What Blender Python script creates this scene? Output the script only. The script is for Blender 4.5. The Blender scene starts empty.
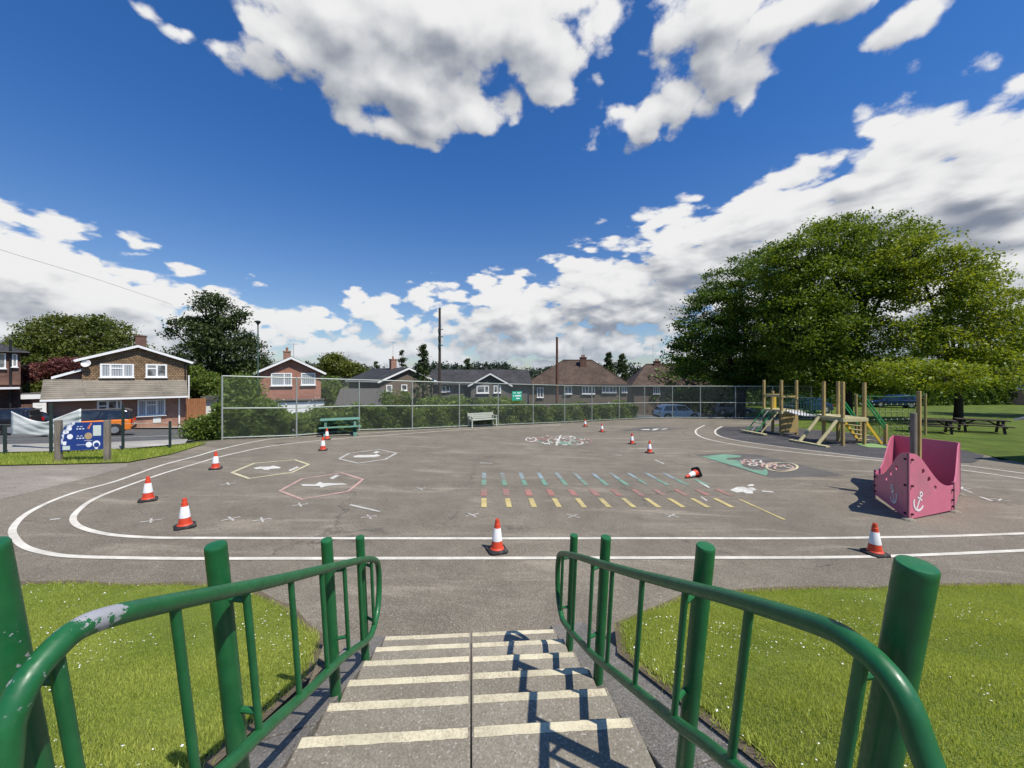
import bpy, bmesh, math, random
import numpy as np
from mathutils import Vector, Matrix, Quaternion
R = math.radians
scene = bpy.context.scene
COL = scene.collection
rng = np.random.default_rng(7)
random.seed(7)

# ------------------------------------------------------------------ camera geometry (photogrammetry of the photograph)
FPX, CX, HY, CAMZ = 384.0, 512.0, 376.0, 2.65
def at(px, py, Y):                       # world point seen at a photo position, at distance Y in front of the viewer
    return Vector(((px - CX) * Y / FPX, Y, CAMZ - (py - HY) * Y / FPX))

FENCE_XY = [(-12.0, 15.9), (-9.65, 17.2), (-7.84, 19.7), (-5.43, 20.9), (-3.1, 22.6), (-0.87, 24.0), (1.4, 25.5),
            (3.7, 27.0), (5.95, 28.6), (8.35, 29.9), (10.7, 31.0), (13.2, 31.6), (15.4, 31.4), (18.1, 31.1), (20.9, 30.8), (23.7, 30.4)]
_bx = np.array([-90, -40, -25, -14.5, -12.2] + [p[0] for p in FENCE_XY[1:]] + [60, 400.])
_by = np.array([13.0, 13.0, 13.2, 13.6, 15.6] + [p[1] + .2 for p in FENCE_XY[1:]] + [31., 31.])
def G(x, y):                             # height of the ground
    x = np.asarray(x, float); y = np.asarray(y, float)
    xc = np.where(x > 4, 4 + 2 * (1 - np.exp(-np.maximum(x - 4, 0) / 2)), x)
    xc = np.where(x < -16, -16 - 4 * (1 - np.exp(-np.maximum(-16 - x, 0) / 4)), xc)
    yc = np.where(y > 36, 36 + 6 * (1 - np.exp(-np.maximum(y - 36, 0) / 6)), np.maximum(y, -5))
    z = .075 - .0257 * xc - .024 * yc
    b = y - np.interp(x, _bx, _by)
    drop = np.where(b > 1, 2.4 * (1 - np.exp(-np.maximum(b - 1, 0) * .15 / 2.4)), 0)
    w = np.clip((28 - x) / 6, 0, 1)
    return z - drop * w
def g(x, y): return float(G(x, y))
def gp(px, py, dz=0.0):                  # ground point seen at a photo position
    k = (py - HY) / FPX; kx = (px - CX) / FPX
    Y = np.arange(.3, 260, .1)
    f = CAMZ - k * Y - G(kx * Y, Y) - dz
    i = np.argmax(f < 0) if (f < 0).any() else len(Y) - 1
    lo, hi = Y[max(i - 1, 0)], Y[i]
    for _ in range(30):
        m = .5 * (lo + hi)
        if CAMZ - k * m - g(kx * m, m) - dz > 0: lo = m
        else: hi = m
    return Vector((kx * hi, hi, CAMZ - k * hi))
def gxy(px, py):
    p = gp(px, py); return (p.x, p.y)

# ------------------------------------------------------------------ object helpers
def tag(o, label=None, cat=None, group=None, kind=None):
    if label: o['label'] = label
    if cat: o['category'] = cat
    if group: o['group'] = group
    if kind: o['kind'] = kind
    return o
def thing(name, label, cat, loc=(0, 0, 0), rz=0.0, group=None):
    o = bpy.data.objects.new(name, None); COL.objects.link(o)
    o.empty_display_size = .2
    o.location = loc; o.rotation_euler = (0, 0, rz)
    return tag(o, label, cat, group)
def link_mesh(name, me, material, parent=None, loc=None):
    o = bpy.data.objects.new(name, me); COL.objects.link(o)
    if material:
        for m in (material if isinstance(material, (list, tuple)) else [material]): me.materials.append(m)
    if parent: o.parent = parent
    if loc is not None: o.location = loc
    return o
def copy_tree(o, parent=None):
    c = o.copy(); COL.objects.link(c); c.parent = parent
    for ch in list(o.children): copy_tree(ch, c)
    return c

class MB:
    def __init__(s): s.v = []; s.f = []; s.mi = []; s.m = 0
    def add(s, vs, fs):
        b = len(s.v); s.v += [tuple(p) for p in vs]
        for f in fs: s.f.append([i + b for i in f]); s.mi.append(s.m)
        return s
    def box(s, c, d, rz=0, rot=None, taper=1.0):
        x, y, z = d[0] / 2, d[1] / 2, d[2] / 2
        M = rot if rot is not None else Matrix.Rotation(rz, 3, 'Z')
        vs = [M @ Vector((a * x * (taper if k > 0 else 1), b_ * y * (taper if k > 0 else 1), k * z)) + Vector(c)
              for k in (-1, 1) for a, b_ in ((-1, -1), (1, -1), (1, 1), (-1, 1))]
        return s.add(vs, [(3, 2, 1, 0), (4, 5, 6, 7), (0, 1, 5, 4), (1, 2, 6, 5), (2, 3, 7, 6), (3, 0, 4, 7)])
    def bar(s, a, b, w, h, up=(0, 0, 1)):          # a box beam from a to b
        a = Vector(a); b = Vector(b); d = (b - a); L = d.length; d.normalize()
        u = Vector(up); sx = d.cross(u)
        if sx.length < 1e-4: sx = d.cross(Vector((0, 1, 0)))
        sx.normalize(); su = sx.cross(d)
        M = Matrix((sx, d, su)).transposed()
        return s.box((a + b) / 2, (w, L, h), rot=M)
    def prism(s, poly, a, b):                      # poly of 3-vectors swept from offset a to offset b (3-vectors)
        n = len(poly); a = Vector(a); b = Vector(b)
        vs = [Vector(p) + a for p in poly] + [Vector(p) + b for p in poly]
        return s.add(vs, [tuple(range(n))[::-1], tuple(range(n, 2 * n))] + [(i, (i + 1) % n, n + (i + 1) % n, n + i) for i in range(n)])
    def tube(s, path, r, n=10, closed=False, cap=True):
        P = [Vector(p) for p in path]; m = len(P)
        rs = r if isinstance(r, (list, tuple)) else [r] * m
        vs = []; prev = None
        for i in range(m):
            if closed: d = P[(i + 1) % m] - P[i - 1]
            else: d = P[min(i + 1, m - 1)] - P[max(i - 1, 0)]
            if d.length < 1e-9: d = Vector((0, 0, 1))
            d.normalize()
            if prev is None:
                q = Vector((0, 0, 1)) if abs(d.z) < .9 else Vector((0, 1, 0))
                x = d.cross(q).normalized()
            else:
                x = prev - d * prev.dot(d)
                x = x.normalized() if x.length > 1e-6 else d.orthogonal().normalized()
            prev = x; y = d.cross(x)
            for k in range(n):
                t = 2 * math.pi * k / n
                vs.append(P[i] + x * (rs[i] * math.cos(t)) + y * (rs[i] * math.sin(t)))
        fs = []
        for i in range(m if closed else m - 1):
            j = (i + 1) % m
            for k in range(n): fs.append((i * n + k, i * n + (k + 1) % n, j * n + (k + 1) % n, j * n + k))
        if cap and not closed:
            fs.append(tuple(range(n))[::-1]); fs.append(tuple(range((m - 1) * n, m * n)))
        return s.add(vs, fs)
    def lathe(s, prof, n=20, c=(0, 0, 0), sq=0):
        vs = []; c = Vector(c)
        for r, z in prof:
            for k in range(n):
                t = 2 * math.pi * k / n
                vs.append(c + Vector((r * math.cos(t), r * math.sin(t), z)))
        fs = []
        for i in range(len(prof) - 1):
            for k in range(n): fs.append((i * n + k, i * n + (k + 1) % n, (i + 1) * n + (k + 1) % n, (i + 1) * n + k))
        fs.append(tuple(range(n))[::-1]); fs.append(tuple(range((len(prof) - 1) * n, len(prof) * n)))
        return s.add(vs, fs)
    def build(s, name, material, parent=None, world=False, smooth=False, bevel=0, seg=2, auto=40):
        vs = s.v
        if world and parent is not None:
            Mi = (Matrix.Translation(parent.location) @ parent.rotation_euler.to_matrix().to_4x4()).inverted()
            vs = [tuple(Mi @ Vector(p)) for p in vs]
        me = bpy.data.meshes.new(name); me.from_pydata(vs, [], s.f); me.update()
        o = link_mesh(name, me, material, parent)
        if any(s.mi): me.polygons.foreach_set('material_index', s.mi)
        if bevel:
            b = o.modifiers.new('bevel', 'BEVEL'); b.width = bevel; b.segments = seg; b.limit_method = 'ANGLE'; b.angle_limit = R(35)
        if smooth:
            me.polygons.foreach_set('use_smooth', [True] * len(me.polygons))
            me.set_sharp_from_angle(angle=R(auto))
        return o

def quads_mesh(name, co, nv, material, parent=None, tint=None):       # co (n*nv,3): n separate nv-gons
    n = len(co) // nv
    me = bpy.data.meshes.new(name)
    me.vertices.add(n * nv); me.vertices.foreach_set('co', np.ascontiguousarray(co, dtype=np.float32).ravel())
    me.loops.add(n * nv); me.loops.foreach_set('vertex_index', np.arange(n * nv, dtype=np.int32))
    me.polygons.add(n); me.polygons.foreach_set('loop_start', np.arange(0, n * nv, nv, dtype=np.int32))
    me.update(calc_edges=True)
    if tint is not None:
        a = me.attributes.new('tint', 'FLOAT', 'POINT'); a.data.foreach_set('value', np.repeat(tint, nv).astype(np.float32))
    return link_mesh(name, me, material, parent)

def clip_poly(poly, x0, x1, y0, y1):
    for ax, lim, sgn in ((0, x0, 1), (0, x1, -1), (1, y0, 1), (1, y1, -1)):
        out = []; n = len(poly)
        for i in range(n):
            a, b = poly[i], poly[(i + 1) % n]
            da, db = sgn * (a[ax] - lim), sgn * (b[ax] - lim)
            if da >= 0: out.append(a)
            if (da >= 0) != (db >= 0):
                t = da / (da - db); out.append((a[0] + t * (b[0] - a[0]), a[1] + t * (b[1] - a[1])))
        poly = out
        if len(poly) < 3: return []
    return poly
def sheet(mb, poly, dz, step=.5, H=G):           # a thin sheet on the ground following its height
    xs = [p[0] for p in poly]; ys = [p[1] for p in poly]
    for i in range(math.floor(min(xs) / step), math.ceil(max(xs) / step)):
        strip = clip_poly(poly, i * step, (i + 1) * step, -1e9, 1e9)
        if not strip: continue
        y0 = min(p[1] for p in strip); y1 = max(p[1] for p in strip)
        for j in range(math.floor(y0 / step), math.ceil(y1 / step)):
            c = clip_poly(strip, i * step, (i + 1) * step, j * step, (j + 1) * step)
            if len(c) < 3: continue
            A = .5 * sum(c[k][0] * c[(k + 1) % len(c)][1] - c[(k + 1) % len(c)][0] * c[k][1] for k in range(len(c)))
            if abs(A) < 1e-7: continue
            if A < 0: c = c[::-1]
            hz = H(np.array([p[0] for p in c]), np.array([p[1] for p in c]))
            mb.add([(p[0], p[1], float(h) + dz) for p, h in zip(c, hz)], [tuple(range(len(c)))])
    return mb
def smooth_path(pts, per=8, closed=False):
    P = [Vector(p) for p in pts]; n = len(P); out = []
    rngi = range(n if closed else n - 1)
    for i in rngi:
        if closed: p0, p1, p2, p3 = P[i - 1], P[i], P[(i + 1) % n], P[(i + 2) % n]
        else: p0, p1, p2, p3 = P[max(i - 1, 0)], P[i], P[i + 1], P[min(i + 2, n - 1)]
        for k in range(per):
            t = k / per
            out.append(.5 * ((2 * p1) + (p2 - p0) * t + (2 * p0 - 5 * p1 + 4 * p2 - p3) * t * t + (3 * p1 - p0 - 3 * p2 + p3) * t ** 3))
    if not closed: out.append(P[-1])
    return out
def line_sheet(mb, pts, w, dz, closed=False, maxlen=.4):   # painted line: strip of width w along xy points
    P = [Vector((p[0], p[1])) for p in pts]
    Q = []
    n = len(P)
    for i in range(n if closed else n - 1):
        a, b = P[i], P[(i + 1) % n]; k = max(1, int((b - a).length / maxlen))
        for j in range(k): Q.append(a.lerp(b, j / k))
    if not closed: Q.append(P[-1])
    m = len(Q); vs = []
    for i in range(m):
        d = (Q[(i + 1) % m] - Q[i - 1]) if closed else (Q[min(i + 1, m - 1)] - Q[max(i - 1, 0)])
        d.normalize(); nn = Vector((-d.y, d.x)) * w / 2
        for s in (1, -1):
            q = Q[i] + nn * s; vs.append((q.x, q.y, g(q.x, q.y) + dz))
    fs = [(2 * i, 2 * i + 1, 2 * ((i + 1) % m) + 1, 2 * ((i + 1) % m)) for i in range(m if closed else m - 1)]
    return mb.add(vs, fs)

# ------------------------------------------------------------------ materials
class NT:
    def __init__(s, nt): s.nt = nt; s.n = nt.nodes; s.l = nt.links
    def node(s, t, **kw):
        nd = s.n.new(t)
        for k, v in kw.items(): setattr(nd, k, v)
        return nd
    def put(s, sock, v):
        if isinstance(v, bpy.types.NodeSocket): s.l.new(v, sock)
        elif v is not None: sock.default_value = v
    def math(s, op, a, b=None, c=None, clamp=False):
        nd = s.node('ShaderNodeMath', operation=op, use_clamp=clamp)
        for i, v in enumerate((a, b, c)): s.put(nd.inputs[i], v)
        return nd.outputs[0]
    def vmath(s, op, a, b=None, c=None):
        nd = s.node('ShaderNodeVectorMath', operation=op)
        for i, v in enumerate((a, b, c)):
            if i < len(nd.inputs): s.put(nd.inputs[i], v)
        return nd.outputs['Value'] if op in ('LENGTH', 'DOT_PRODUCT', 'DISTANCE') else nd.outputs[0]
    def noise(s, vec, scale, detail=4, rough=.55, dim='3D', dist=0):
        nd = s.node('ShaderNodeTexNoise', noise_dimensions=dim)
        s.put(nd.inputs['Vector'], vec); s.put(nd.inputs['Scale'], scale)
        nd.inputs['Detail'].default_value = detail; nd.inputs['Roughness'].default_value = rough; nd.inputs['Distortion'].default_value = dist
        return nd.outputs[0]
    def ramp(s, v, lo, hi, a=0.0, b=1.0, smooth=True):
        nd = s.node('ShaderNodeMapRange', interpolation_type='SMOOTHSTEP' if smooth else 'LINEAR')
        s.put(nd.inputs['Value'], v)
        for k, x in (('From Min', lo), ('From Max', hi), ('To Min', a), ('To Max', b)): s.put(nd.inputs[k], x)
        return nd.outputs[0]
    def mix(s, f, a, b, mode='MIX'):
        nd = s.node('ShaderNodeMix', data_type='RGBA', blend_type=mode)
        s.put(nd.inputs[0], f)
        for i, v in ((6, a), (7, b)):
            if isinstance(v, (tuple, list)): v = tuple(v) + (1,) * (4 - len(v))
            s.put(nd.inputs[i], v)
        return nd.outputs[2]
    def sep(s, v):
        nd = s.node('ShaderNodeSeparateXYZ'); s.put(nd.inputs[0], v); return nd.outputs
    def comb(s, x, y, z):
        nd = s.node('ShaderNodeCombineXYZ')
        for i, v in enumerate((x, y, z)): s.put(nd.inputs[i], v)
        return nd.outputs[0]
    def coord(s, w='Object'): return s.node('ShaderNodeTexCoord').outputs[w]
    def pos(s): return s.node('ShaderNodeNewGeometry').outputs['Position']
    def bump(s, h, strength=.3, dist=.01):
        nd = s.node('ShaderNodeBump'); nd.inputs['Strength'].default_value = strength; nd.inputs['Distance'].default_value = dist
        s.put(nd.inputs['Height'], h); return nd.outputs[0]

def new_mat(name):
    m = bpy.data.materials.new(name); m.use_nodes = True
    t = NT(m.node_tree); b = m.node_tree.nodes['Principled BSDF']
    return m, t, b
def setb(t, b, col=None, rough=None, metal=None, spec=None, normal=None):
    if col is not None:
        if isinstance(col, (tuple, list)): b.inputs['Base Color'].default_value = tuple(col)[:3] + (1,)
        else: t.put(b.inputs['Base Color'], col)
    if rough is not None: t.put(b.inputs['Roughness'], rough)
    if metal is not None: b.inputs['Metallic'].default_value = metal
    if spec is not None: b.inputs['Specular IOR Level'].default_value = spec
    if normal is not None: t.put(b.inputs['Normal'], normal)
def mat(name, col, rough=.6, var=.18, scale=6, fine=60, bump=.15, bdist=.004, metal=0, spec=.4, dirt=None, dirt_amt=.5, world=False):
    m, t, b = new_mat(name)
    c = t.pos() if world else t.coord()
    n1 = t.noise(c, scale, 5, .6); n2 = t.noise(c, fine, 3, .6)
    n = t.math('ADD', t.math('MULTIPLY', n1, .65), t.math('MULTIPLY', n2, .35))
    f = t.ramp(n, .3, .7, smooth=False)
    lo = tuple(max(0, x * (1 - var)) for x in col); hi = tuple(min(1, x * (1 + var)) for x in col)
    cc = t.mix(f, lo, hi)
    if dirt:
        d = t.ramp(t.noise(c, scale * .7, 8, .7), .5, .68, 0, dirt_amt)
        cc = t.mix(d, cc, dirt)
    setb(t, b, cc, t.ramp(n, .3, .7, max(rough - .1, .02), min(rough + .1, 1), smooth=False), metal, spec, t.bump(n2, bump, bdist) if bump else None)
    return m

def asphalt(name, col, pale, speck=1.0, patches=True):
    m, t, b = new_mat(name); p = t.pos()
    big = t.noise(p, .22, 6, .62); mid = t.noise(p, 1.7, 7, .65); fine = t.noise(p, 95, 3, .7); agg = t.noise(p, 230, 2, .6)
    v = t.node('ShaderNodeTexVoronoi'); t.put(v.inputs['Vector'], p); v.inputs['Scale'].default_value = 120
    f = t.math('ADD', t.math('MULTIPLY', big, .5), t.math('MULTIPLY', mid, .5))
    c = t.mix(t.ramp(f, .36, .64), col, pale)
    # dusty drifts and scuffs stretched along one direction
    sc = t.vmath('MULTIPLY', p, (.35, 1.6, 1.0))
    dust = t.ramp(t.noise(sc, .9, 8, .68, dist=.6),   .5, .72, 0, .8)
    c = t.mix(dust, c, tuple(min(1, x * 1.55) for x in pale))
    sp = t.ramp(v.outputs['Color'], .2, .95, 1 - .38 * speck, 1 + .36 * speck, smooth=False)
    s2 = t.math('MULTIPLY', sp, t.ramp(fine, .25, .75, 1 - .28 * speck, 1 + .28 * speck, smooth=False))
    c = t.mix(1.0, c, t.comb(s2, s2, s2), 'MULTIPLY')
    lg = t.ramp(t.noise(p, 75, 0, .5), .71, .76, 0, .6)
    c = t.mix(lg, c, (.42, .4, .36))
    if patches:   # hairline cracks
        vc = t.node('ShaderNodeTexVoronoi', feature='DISTANCE_TO_EDGE'); vc.inputs['Scale'].default_value = .22
        t.put(vc.inputs['Vector'], t.vmath('ADD', p, t.vmath('SCALE', t.node('ShaderNodeTexNoise').outputs['Color']) if False else t.comb(t.math('MULTIPLY', t.noise(p, .8, 6, .7), 1.6), t.math('MULTIPLY', t.noise(p, .7, 6, .7), 1.6), 0)))
        cr = t.ramp(vc.outputs['Distance'], .0, .006, .55, 0)
        cr = t.math('MULTIPLY', cr, t.ramp(t.noise(p, .35, 2), .44, .54))
        c = t.mix(cr, c, (.03, .028, .025))
    setb(t, b, c, t.ramp(fine, .3, .7, .8, .97), 0, .3, t.bump(t.math('ADD', agg, t.math('MULTIPLY', v.outputs['Distance'], .8)), .45, .004))
    return m
def paint(name, col, wear=.4, under=(.195, .172, .14)):
    m, t, b = new_mat(name); p = t.pos()
    n = t.math('ADD', t.math('MULTIPLY', t.noise(p, 2.2, 8, .75), .55), t.math('MULTIPLY', t.noise(p, 70, 3, .7), .45))
    lo = .2 + wear * .5
    f = t.ramp(n, lo - .1, lo + .1)
    gr = t.ramp(t.noise(p, 3, 5, .6), .3, .7, .82, 1.1)
    c = t.mix(f, under, t.mix(1.0, col, t.comb(gr, gr, gr), 'MULTIPLY'))
    setb(t, b, c, .75, 0, .35, t.bump(t.noise(p, 150, 2, .6), .3, .003))
    return m
def brick(name, c1, c2, mortar, scale=1.0, w=.225, h=.075, mort=.012, bump=.4):
    m, t, b = new_mat(name); o = t.sep(t.coord())
    uv = t.comb(t.math('ADD', o[0], o[1]), o[2], 0)
    bt = t.node('ShaderNodeTexBrick'); t.put(bt.inputs['Vector'], uv)
    bt.inputs['Scale'].default_value = scale; bt.inputs['Brick Width'].default_value = w; bt.inputs['Row Height'].default_value = h
    bt.inputs['Mortar Size'].default_value = mort; bt.inputs['Bias'].default_value = 0
    bt.inputs['Color1'].default_value = c1 + (1,); bt.inputs['Color2'].default_value = c2 + (1,); bt.inputs['Mortar'].default_value = mortar + (1,)
    st = t.ramp(t.noise(t.coord(), .8, 6, .7), .3, .75, .72, 1.2)
    c = t.mix(1.0, bt.outputs['Color'], t.comb(st, st, st), 'MULTIPLY')
    setb(t, b, c, .85, 0, .25, t.bump(bt.outputs['Fac'], -bump, .01))
    return m
def tiles(name, c1, c2, row=.16, wid=.28):       # roof tiles: rows by height along the slope
    m, t, b = new_mat(name); o = t.sep(t.coord())
    bt = t.node('ShaderNodeTexBrick'); t.put(bt.inputs['Vector'], t.comb(t.math('ADD', o[0], t.math('MULTIPLY', o[1], .25)), t.math('ADD', o[2], 0.0), 0))
    bt.inputs['Scale'].default_value = 1; bt.inputs['Brick Width'].default_value = wid; bt.inputs['Row Height'].default_value = row; bt.inputs['Mortar Size'].default_value = .014
    bt.inputs['Color1'].default_value = c1 + (1,); bt.inputs['Color2'].default_value = c2 + (1,); bt.inputs['Mortar'].default_value = tuple(x * .35 for x in c1) + (1,)
    st = t.ramp(t.noise(t.coord(), .6, 6, .7), .3, .7, .7, 1.25)
    c = t.mix(1.0, bt.outputs['Color'], t.comb(st, st, st), 'MULTIPLY')
    setb(t, b, c, .8, 0, .3, t.bump(bt.outputs['Fac'], -.6, .02))
    return m
def foliage(name, dark, light, trans=.3, rough=.5):
    m, t, b = new_mat(name)
    a = t.node('ShaderNodeAttribute', attribute_name='tint').outputs['Fac']
    c = t.mix(a, dark, light)
    setb(t, b, c, rough, 0, .35)
    tr = t.node('ShaderNodeBsdfTranslucent'); t.put(tr.inputs[0], t.mix(.5, c, (light[0] * 1.5, light[1] * 1.4, light[2] * .6)))
    mx = t.node('ShaderNodeMixShader'); mx.inputs[0].default_value = trans
    t.l.new(b.outputs[0], mx.inputs[1]); t.l.new(tr.outputs[0], mx.inputs[2])
    t.l.new(mx.outputs[0], m.node_tree.nodes['Material Output'].inputs['Surface'])
    return m
def grassmat(name, a, b_, c3, world_scale=1.0):
    m, t, b = new_mat(name); p = t.pos()
    n = t.noise(p, .6 * world_scale, 7, .7); n2 = t.noise(p, 14, 5, .75); n3 = t.noise(p, 90, 3, .7)
    c = t.mix(t.ramp(n, .35, .65), a, b_)
    c = t.mix(t.ramp(n2, .5, .72, 0, .7), c, c3)
    bigv = t.ramp(t.noise(p, 1.1, 4, .6), .3, .7, .78, 1.2); c = t.mix(1.0, c, t.comb(bigv, bigv, bigv), 'MULTIPLY'); v = t.ramp(n3, .25, .75, .55, 1.4); c = t.mix(1.0, c, t.comb(v, v, v), 'MULTIPLY')
    setb(t, b, c, .9, 0, .2, t.bump(t.math('ADD', n2, n3), .8, .03))
    return m
M = {}
M['asphalt'] = asphalt('asphalt', (.154, .132, .1), (.214, .184, .139))
M['rubber'] = asphalt('rubber_surface', (.05, .048, .05), (.07, .067, .068), .9, False)
M['patch'] = asphalt('dark_asphalt', (.098, .09, .08), (.13, .12, .105), .9, False)
M['road'] = asphalt('road_asphalt', (.075, .075, .076), (.105, .103, .1), .7)
M['pavement'] = asphalt('pavement_concrete', (.27, .255, .225), (.36, .34, .3), .5, False)
M['dirt'] = asphalt('gritty_path', (.2, .172, .14), (.28, .245, .2), 1.0, False)
M['conc'] = asphalt('weathered_concrete', (.182, .158, .122), (.25, .224, .178), .55, False)
M['slab'] = asphalt('paving_slab', (.165, .15, .13), (.225, .207, .18), .9, False)
M['nosing'] = paint('nosing_paint', (.6, .54, .38), .52, (.34, .29, .2))
M['white_line'] = paint('white_line_paint', (.62, .58, .5), .36)
M['white_worn'] = paint('worn_white_paint', (.62, .6, .54), .46)
M['chalk'] = paint('faded_white_paint', (.54, .52, .47), .5)
M['yellow_line'] = paint('yellow_paint', (.52, .42, .17), .46)
M['yellow_pale'] = paint('pale_yellow_paint', (.56, .5, .32), .38)
M['pink_line'] = paint('pink_paint', (.5, .32, .27), .42)
M['red_line'] = paint('red_paint', (.42, .15, .12), .62)
M['green_line'] = paint('green_paint', (.14, .32, .23), .56)
M['green_fill'] = paint('green_fill_paint', (.15, .31, .21), .46)
M['blue_line'] = paint('blue_paint', (.26, .37, .4), .58)
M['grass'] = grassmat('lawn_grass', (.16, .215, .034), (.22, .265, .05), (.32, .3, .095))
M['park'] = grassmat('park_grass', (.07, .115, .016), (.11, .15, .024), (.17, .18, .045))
M['soil'] = mat('bare_soil', (.13, .1, .066), .95, .4, 5, 50, .6, .02, world=True)
M['earth'] = grassmat('rough_ground', (.06, .075, .025), (.09, .1, .035), (.13, .12, .06), .5)
M['paint_green'] = None
def rail_paint():
    m, t, b = new_mat('green_rail_paint'); p = t.pos(); o = t.coord()
    n = t.noise(p, 9, 6, .7); n2 = t.noise(p, 55, 4, .7)
    c = t.mix(t.ramp(n, .3, .7), (.008, .092, .027), (.014, .128, .04))
    c = t.mix(t.ramp(n2, .66, .72, 0, .45), c, (.09, .17, .11))
    c = t.mix(t.ramp(t.noise(p, 3.2, 8, .75), .56, .72, 0, .4), c, (.03, .075, .04))
    c = t.mix(t.ramp(t.noise(p, 95, 2, .6), .78, .8, 0, .8), c, (.2, .2, .19))
    # the chipped place on the bend of the left rail: bare grey primer
    d = t.vmath('DISTANCE', p, (-.862, .795, 2.168))
    d = t.math('ADD', d, t.math('MULTIPLY', t.math('SUBTRACT', t.noise(p, 30, 5, .75), .5), .2))
    chip = t.ramp(d, .04, .048, 1, 0)
    sp = t.math('MULTIPLY', t.ramp(t.noise(p, 38, 3, .6), .64, .67), t.ramp(t.vmath('DISTANCE', p, (-.875, .70, 2.14)),   .03, .13, 1, 0))
    chip = t.math('MAXIMUM', chip, sp)
    c = t.mix(chip, c, (.33, .33, .35))
    setb(t, b, c, t.ramp(n2, .3, .7, .3, .52), 0, .5, t.bump(t.math('ADD', t.noise(p, 30, 3, .5), t.math('MULTIPLY', chip, -1.5)), .12, .004))
    return m
M['rail'] = rail_paint()
M['cone_red'] = mat('cone_red_plastic', (.62, .06, .025), .5, .15, 6, 60, .05, dirt=(.3, .12, .08), dirt_amt=.35)
M['cone_white'] = mat('cone_white_sleeve', (.74, .74, .74), .35, .06, 8, 60, .03, dirt=(.4, .38, .36), dirt_amt=.4)
M['cone_black'] = mat('cone_black_rubber', (.018, .018, .019), .8, .3, 8, 60, .2, dirt=(.12, .11, .1), dirt_amt=.5)
M['pink'] = mat('pink_play_panel', (.58, .15, .225), .42, .1, 2, 50, .06, dirt=(.36, .16, .18), dirt_amt=.55)
M['pink_edge'] = mat('dark_pink_panel_edge', (.28, .1, .14), .6, .15)
M['bolt'] = mat('dark_metal_bolt', (.03, .03, .035), .4, .2, metal=.6)
M['white_plastic'] = mat('white_plastic', (.75, .73, .72), .4, .05, dirt=(.5, .46, .42), dirt_amt=.4)
def wood(name, a, b_, sx=(3, 3, 30), rough=.75):
    m, t, b = new_mat(name); o = t.coord()
    v = t.vmath('MULTIPLY', o, sx)
    n = t.noise(v, 1.2, 6, .65, dist=.4); k = t.noise(o, 2, 4, .6)
    c = t.mix(t.ramp(t.math('ADD', t.math('MULTIPLY', n, .6), t.math('MULTIPLY', k, .4)), .33, .66), a, b_)
    setb(t, b, c, rough, 0, .3, t.bump(n, .3, .006)); return m
M['timber'] = wood('treated_timber', (.25, .17, .065), (.4, .3, .12), (14, 14, 2))
M['timber_pale'] = wood('pale_treated_timber', (.36, .31, .16), (.5, .44, .24), (14, 14, 2))
M['timber_grey'] = wood('weathered_grey_timber', (.13, .11, .085), (.23, .2, .16), (16, 16, 2))
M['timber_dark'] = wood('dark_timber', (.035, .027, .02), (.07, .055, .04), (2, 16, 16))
M['timber_red'] = wood('red_brown_pole_timber', (.09, .04, .025), (.15, .07, .045), (16, 16, 1))
M['timber_orange'] = wood('orange_fence_timber', (.25, .1, .04), (.36, .16, .07), (12, 12, 1.5))
M['yellow'] = mat('yellow_stair_board', (.55, .36, .03), .5, .1)
M['green_bar'] = mat('green_handrail_paint', (.015, .2, .06), .4, .15)
M['rope'] = mat('green_rope', (.012, .085, .042), .8, .2)
M['green_mat'] = mat('green_rubber_mat', (.2, .32, .12), .85, .15, 3, 80, .3)
M['table_green'] = mat('dark_green_table_paint', (.012, .085, .05), .42, .2, 4, 40, .1, dirt=(.05, .13, .1), dirt_amt=.5)
M['table_top'] = mat('light_green_table_paint', (.13, .27, .2), .5, .15, 4, 40, .1)
M['bench_white'] = mat('grey_white_bench_wood', (.42, .43, .36), .7, .14, 3, 50, .2)
M['galv'] = mat('galvanised_steel', (.33, .36, .32), .45, .14, 4, 50, .05, metal=.35)
M['wire'] = mat('fence_wire', (.26, .3, .27), .5, .1, bump=0, metal=.3)
M['metal_dark'] = mat('dark_green_post', (.02, .035, .03), .5, .2)
M['cream_white'] = mat('white_upvc', (.8, .8, .78), .35, .05, 2, 30, 0)
M['white_wall'] = mat('white_painted_render', (.72, .72, .7), .8, .08, 2, 40, .15)
M['grey_render'] = mat('grey_pebbledash', (.14, .128, .112), .95, .2, 1.5, 60, .5, .01)
M['brown_wall'] = mat('brown_render', (.155, .12, .093), .95, .18, 1.5, 60, .4, .01)
M['brick_red'] = brick('red_brick', (.3, .105, .062), (.4, .16, .09), (.33, .29, .24))
M['brick_bright'] = brick('orange_red_brick', (.4, .125, .07), (.31, .085, .05), (.36, .28, .22))
M['brick_dark'] = brick('dark_brick', (.14, .06, .042), (.19, .085, .055), (.15, .12, .1))
M['tile_hung'] = brick('brown_hung_tiles', (.2, .125, .07), (.34, .23, .125), (.09, .06, .04), 1, .2, .15, .02, .8)
M['roof_pent'] = tiles('grey_brown_roof_tiles', (.19, .165, .13), (.24, .21, .165), .15, 9.0)
M['roof_dark'] = tiles('dark_grey_roof_tiles', (.042, .042, .044), (.065, .062, .062), .15)
M['roof_brown'] = tiles('brown_roof_tiles', (.075, .05, .037), (.115, .078, .056), .15)
M['roof_felt'] = mat('roofing_felt', (.09, .085, .078), .9, .2)
def glass_mat(name='window_glass', tone=(.05, .055, .06), hi=(.26, .27, .27)):
    m, t, b = new_mat(name); o = t.coord()
    c = t.mix(t.ramp(t.noise(o, 1.6, 3, .5), .4, .62), tone, hi); setb(t, b, c, .06, 0, .8); return m  # pale noise patches in the colour stand in for reflections
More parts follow.
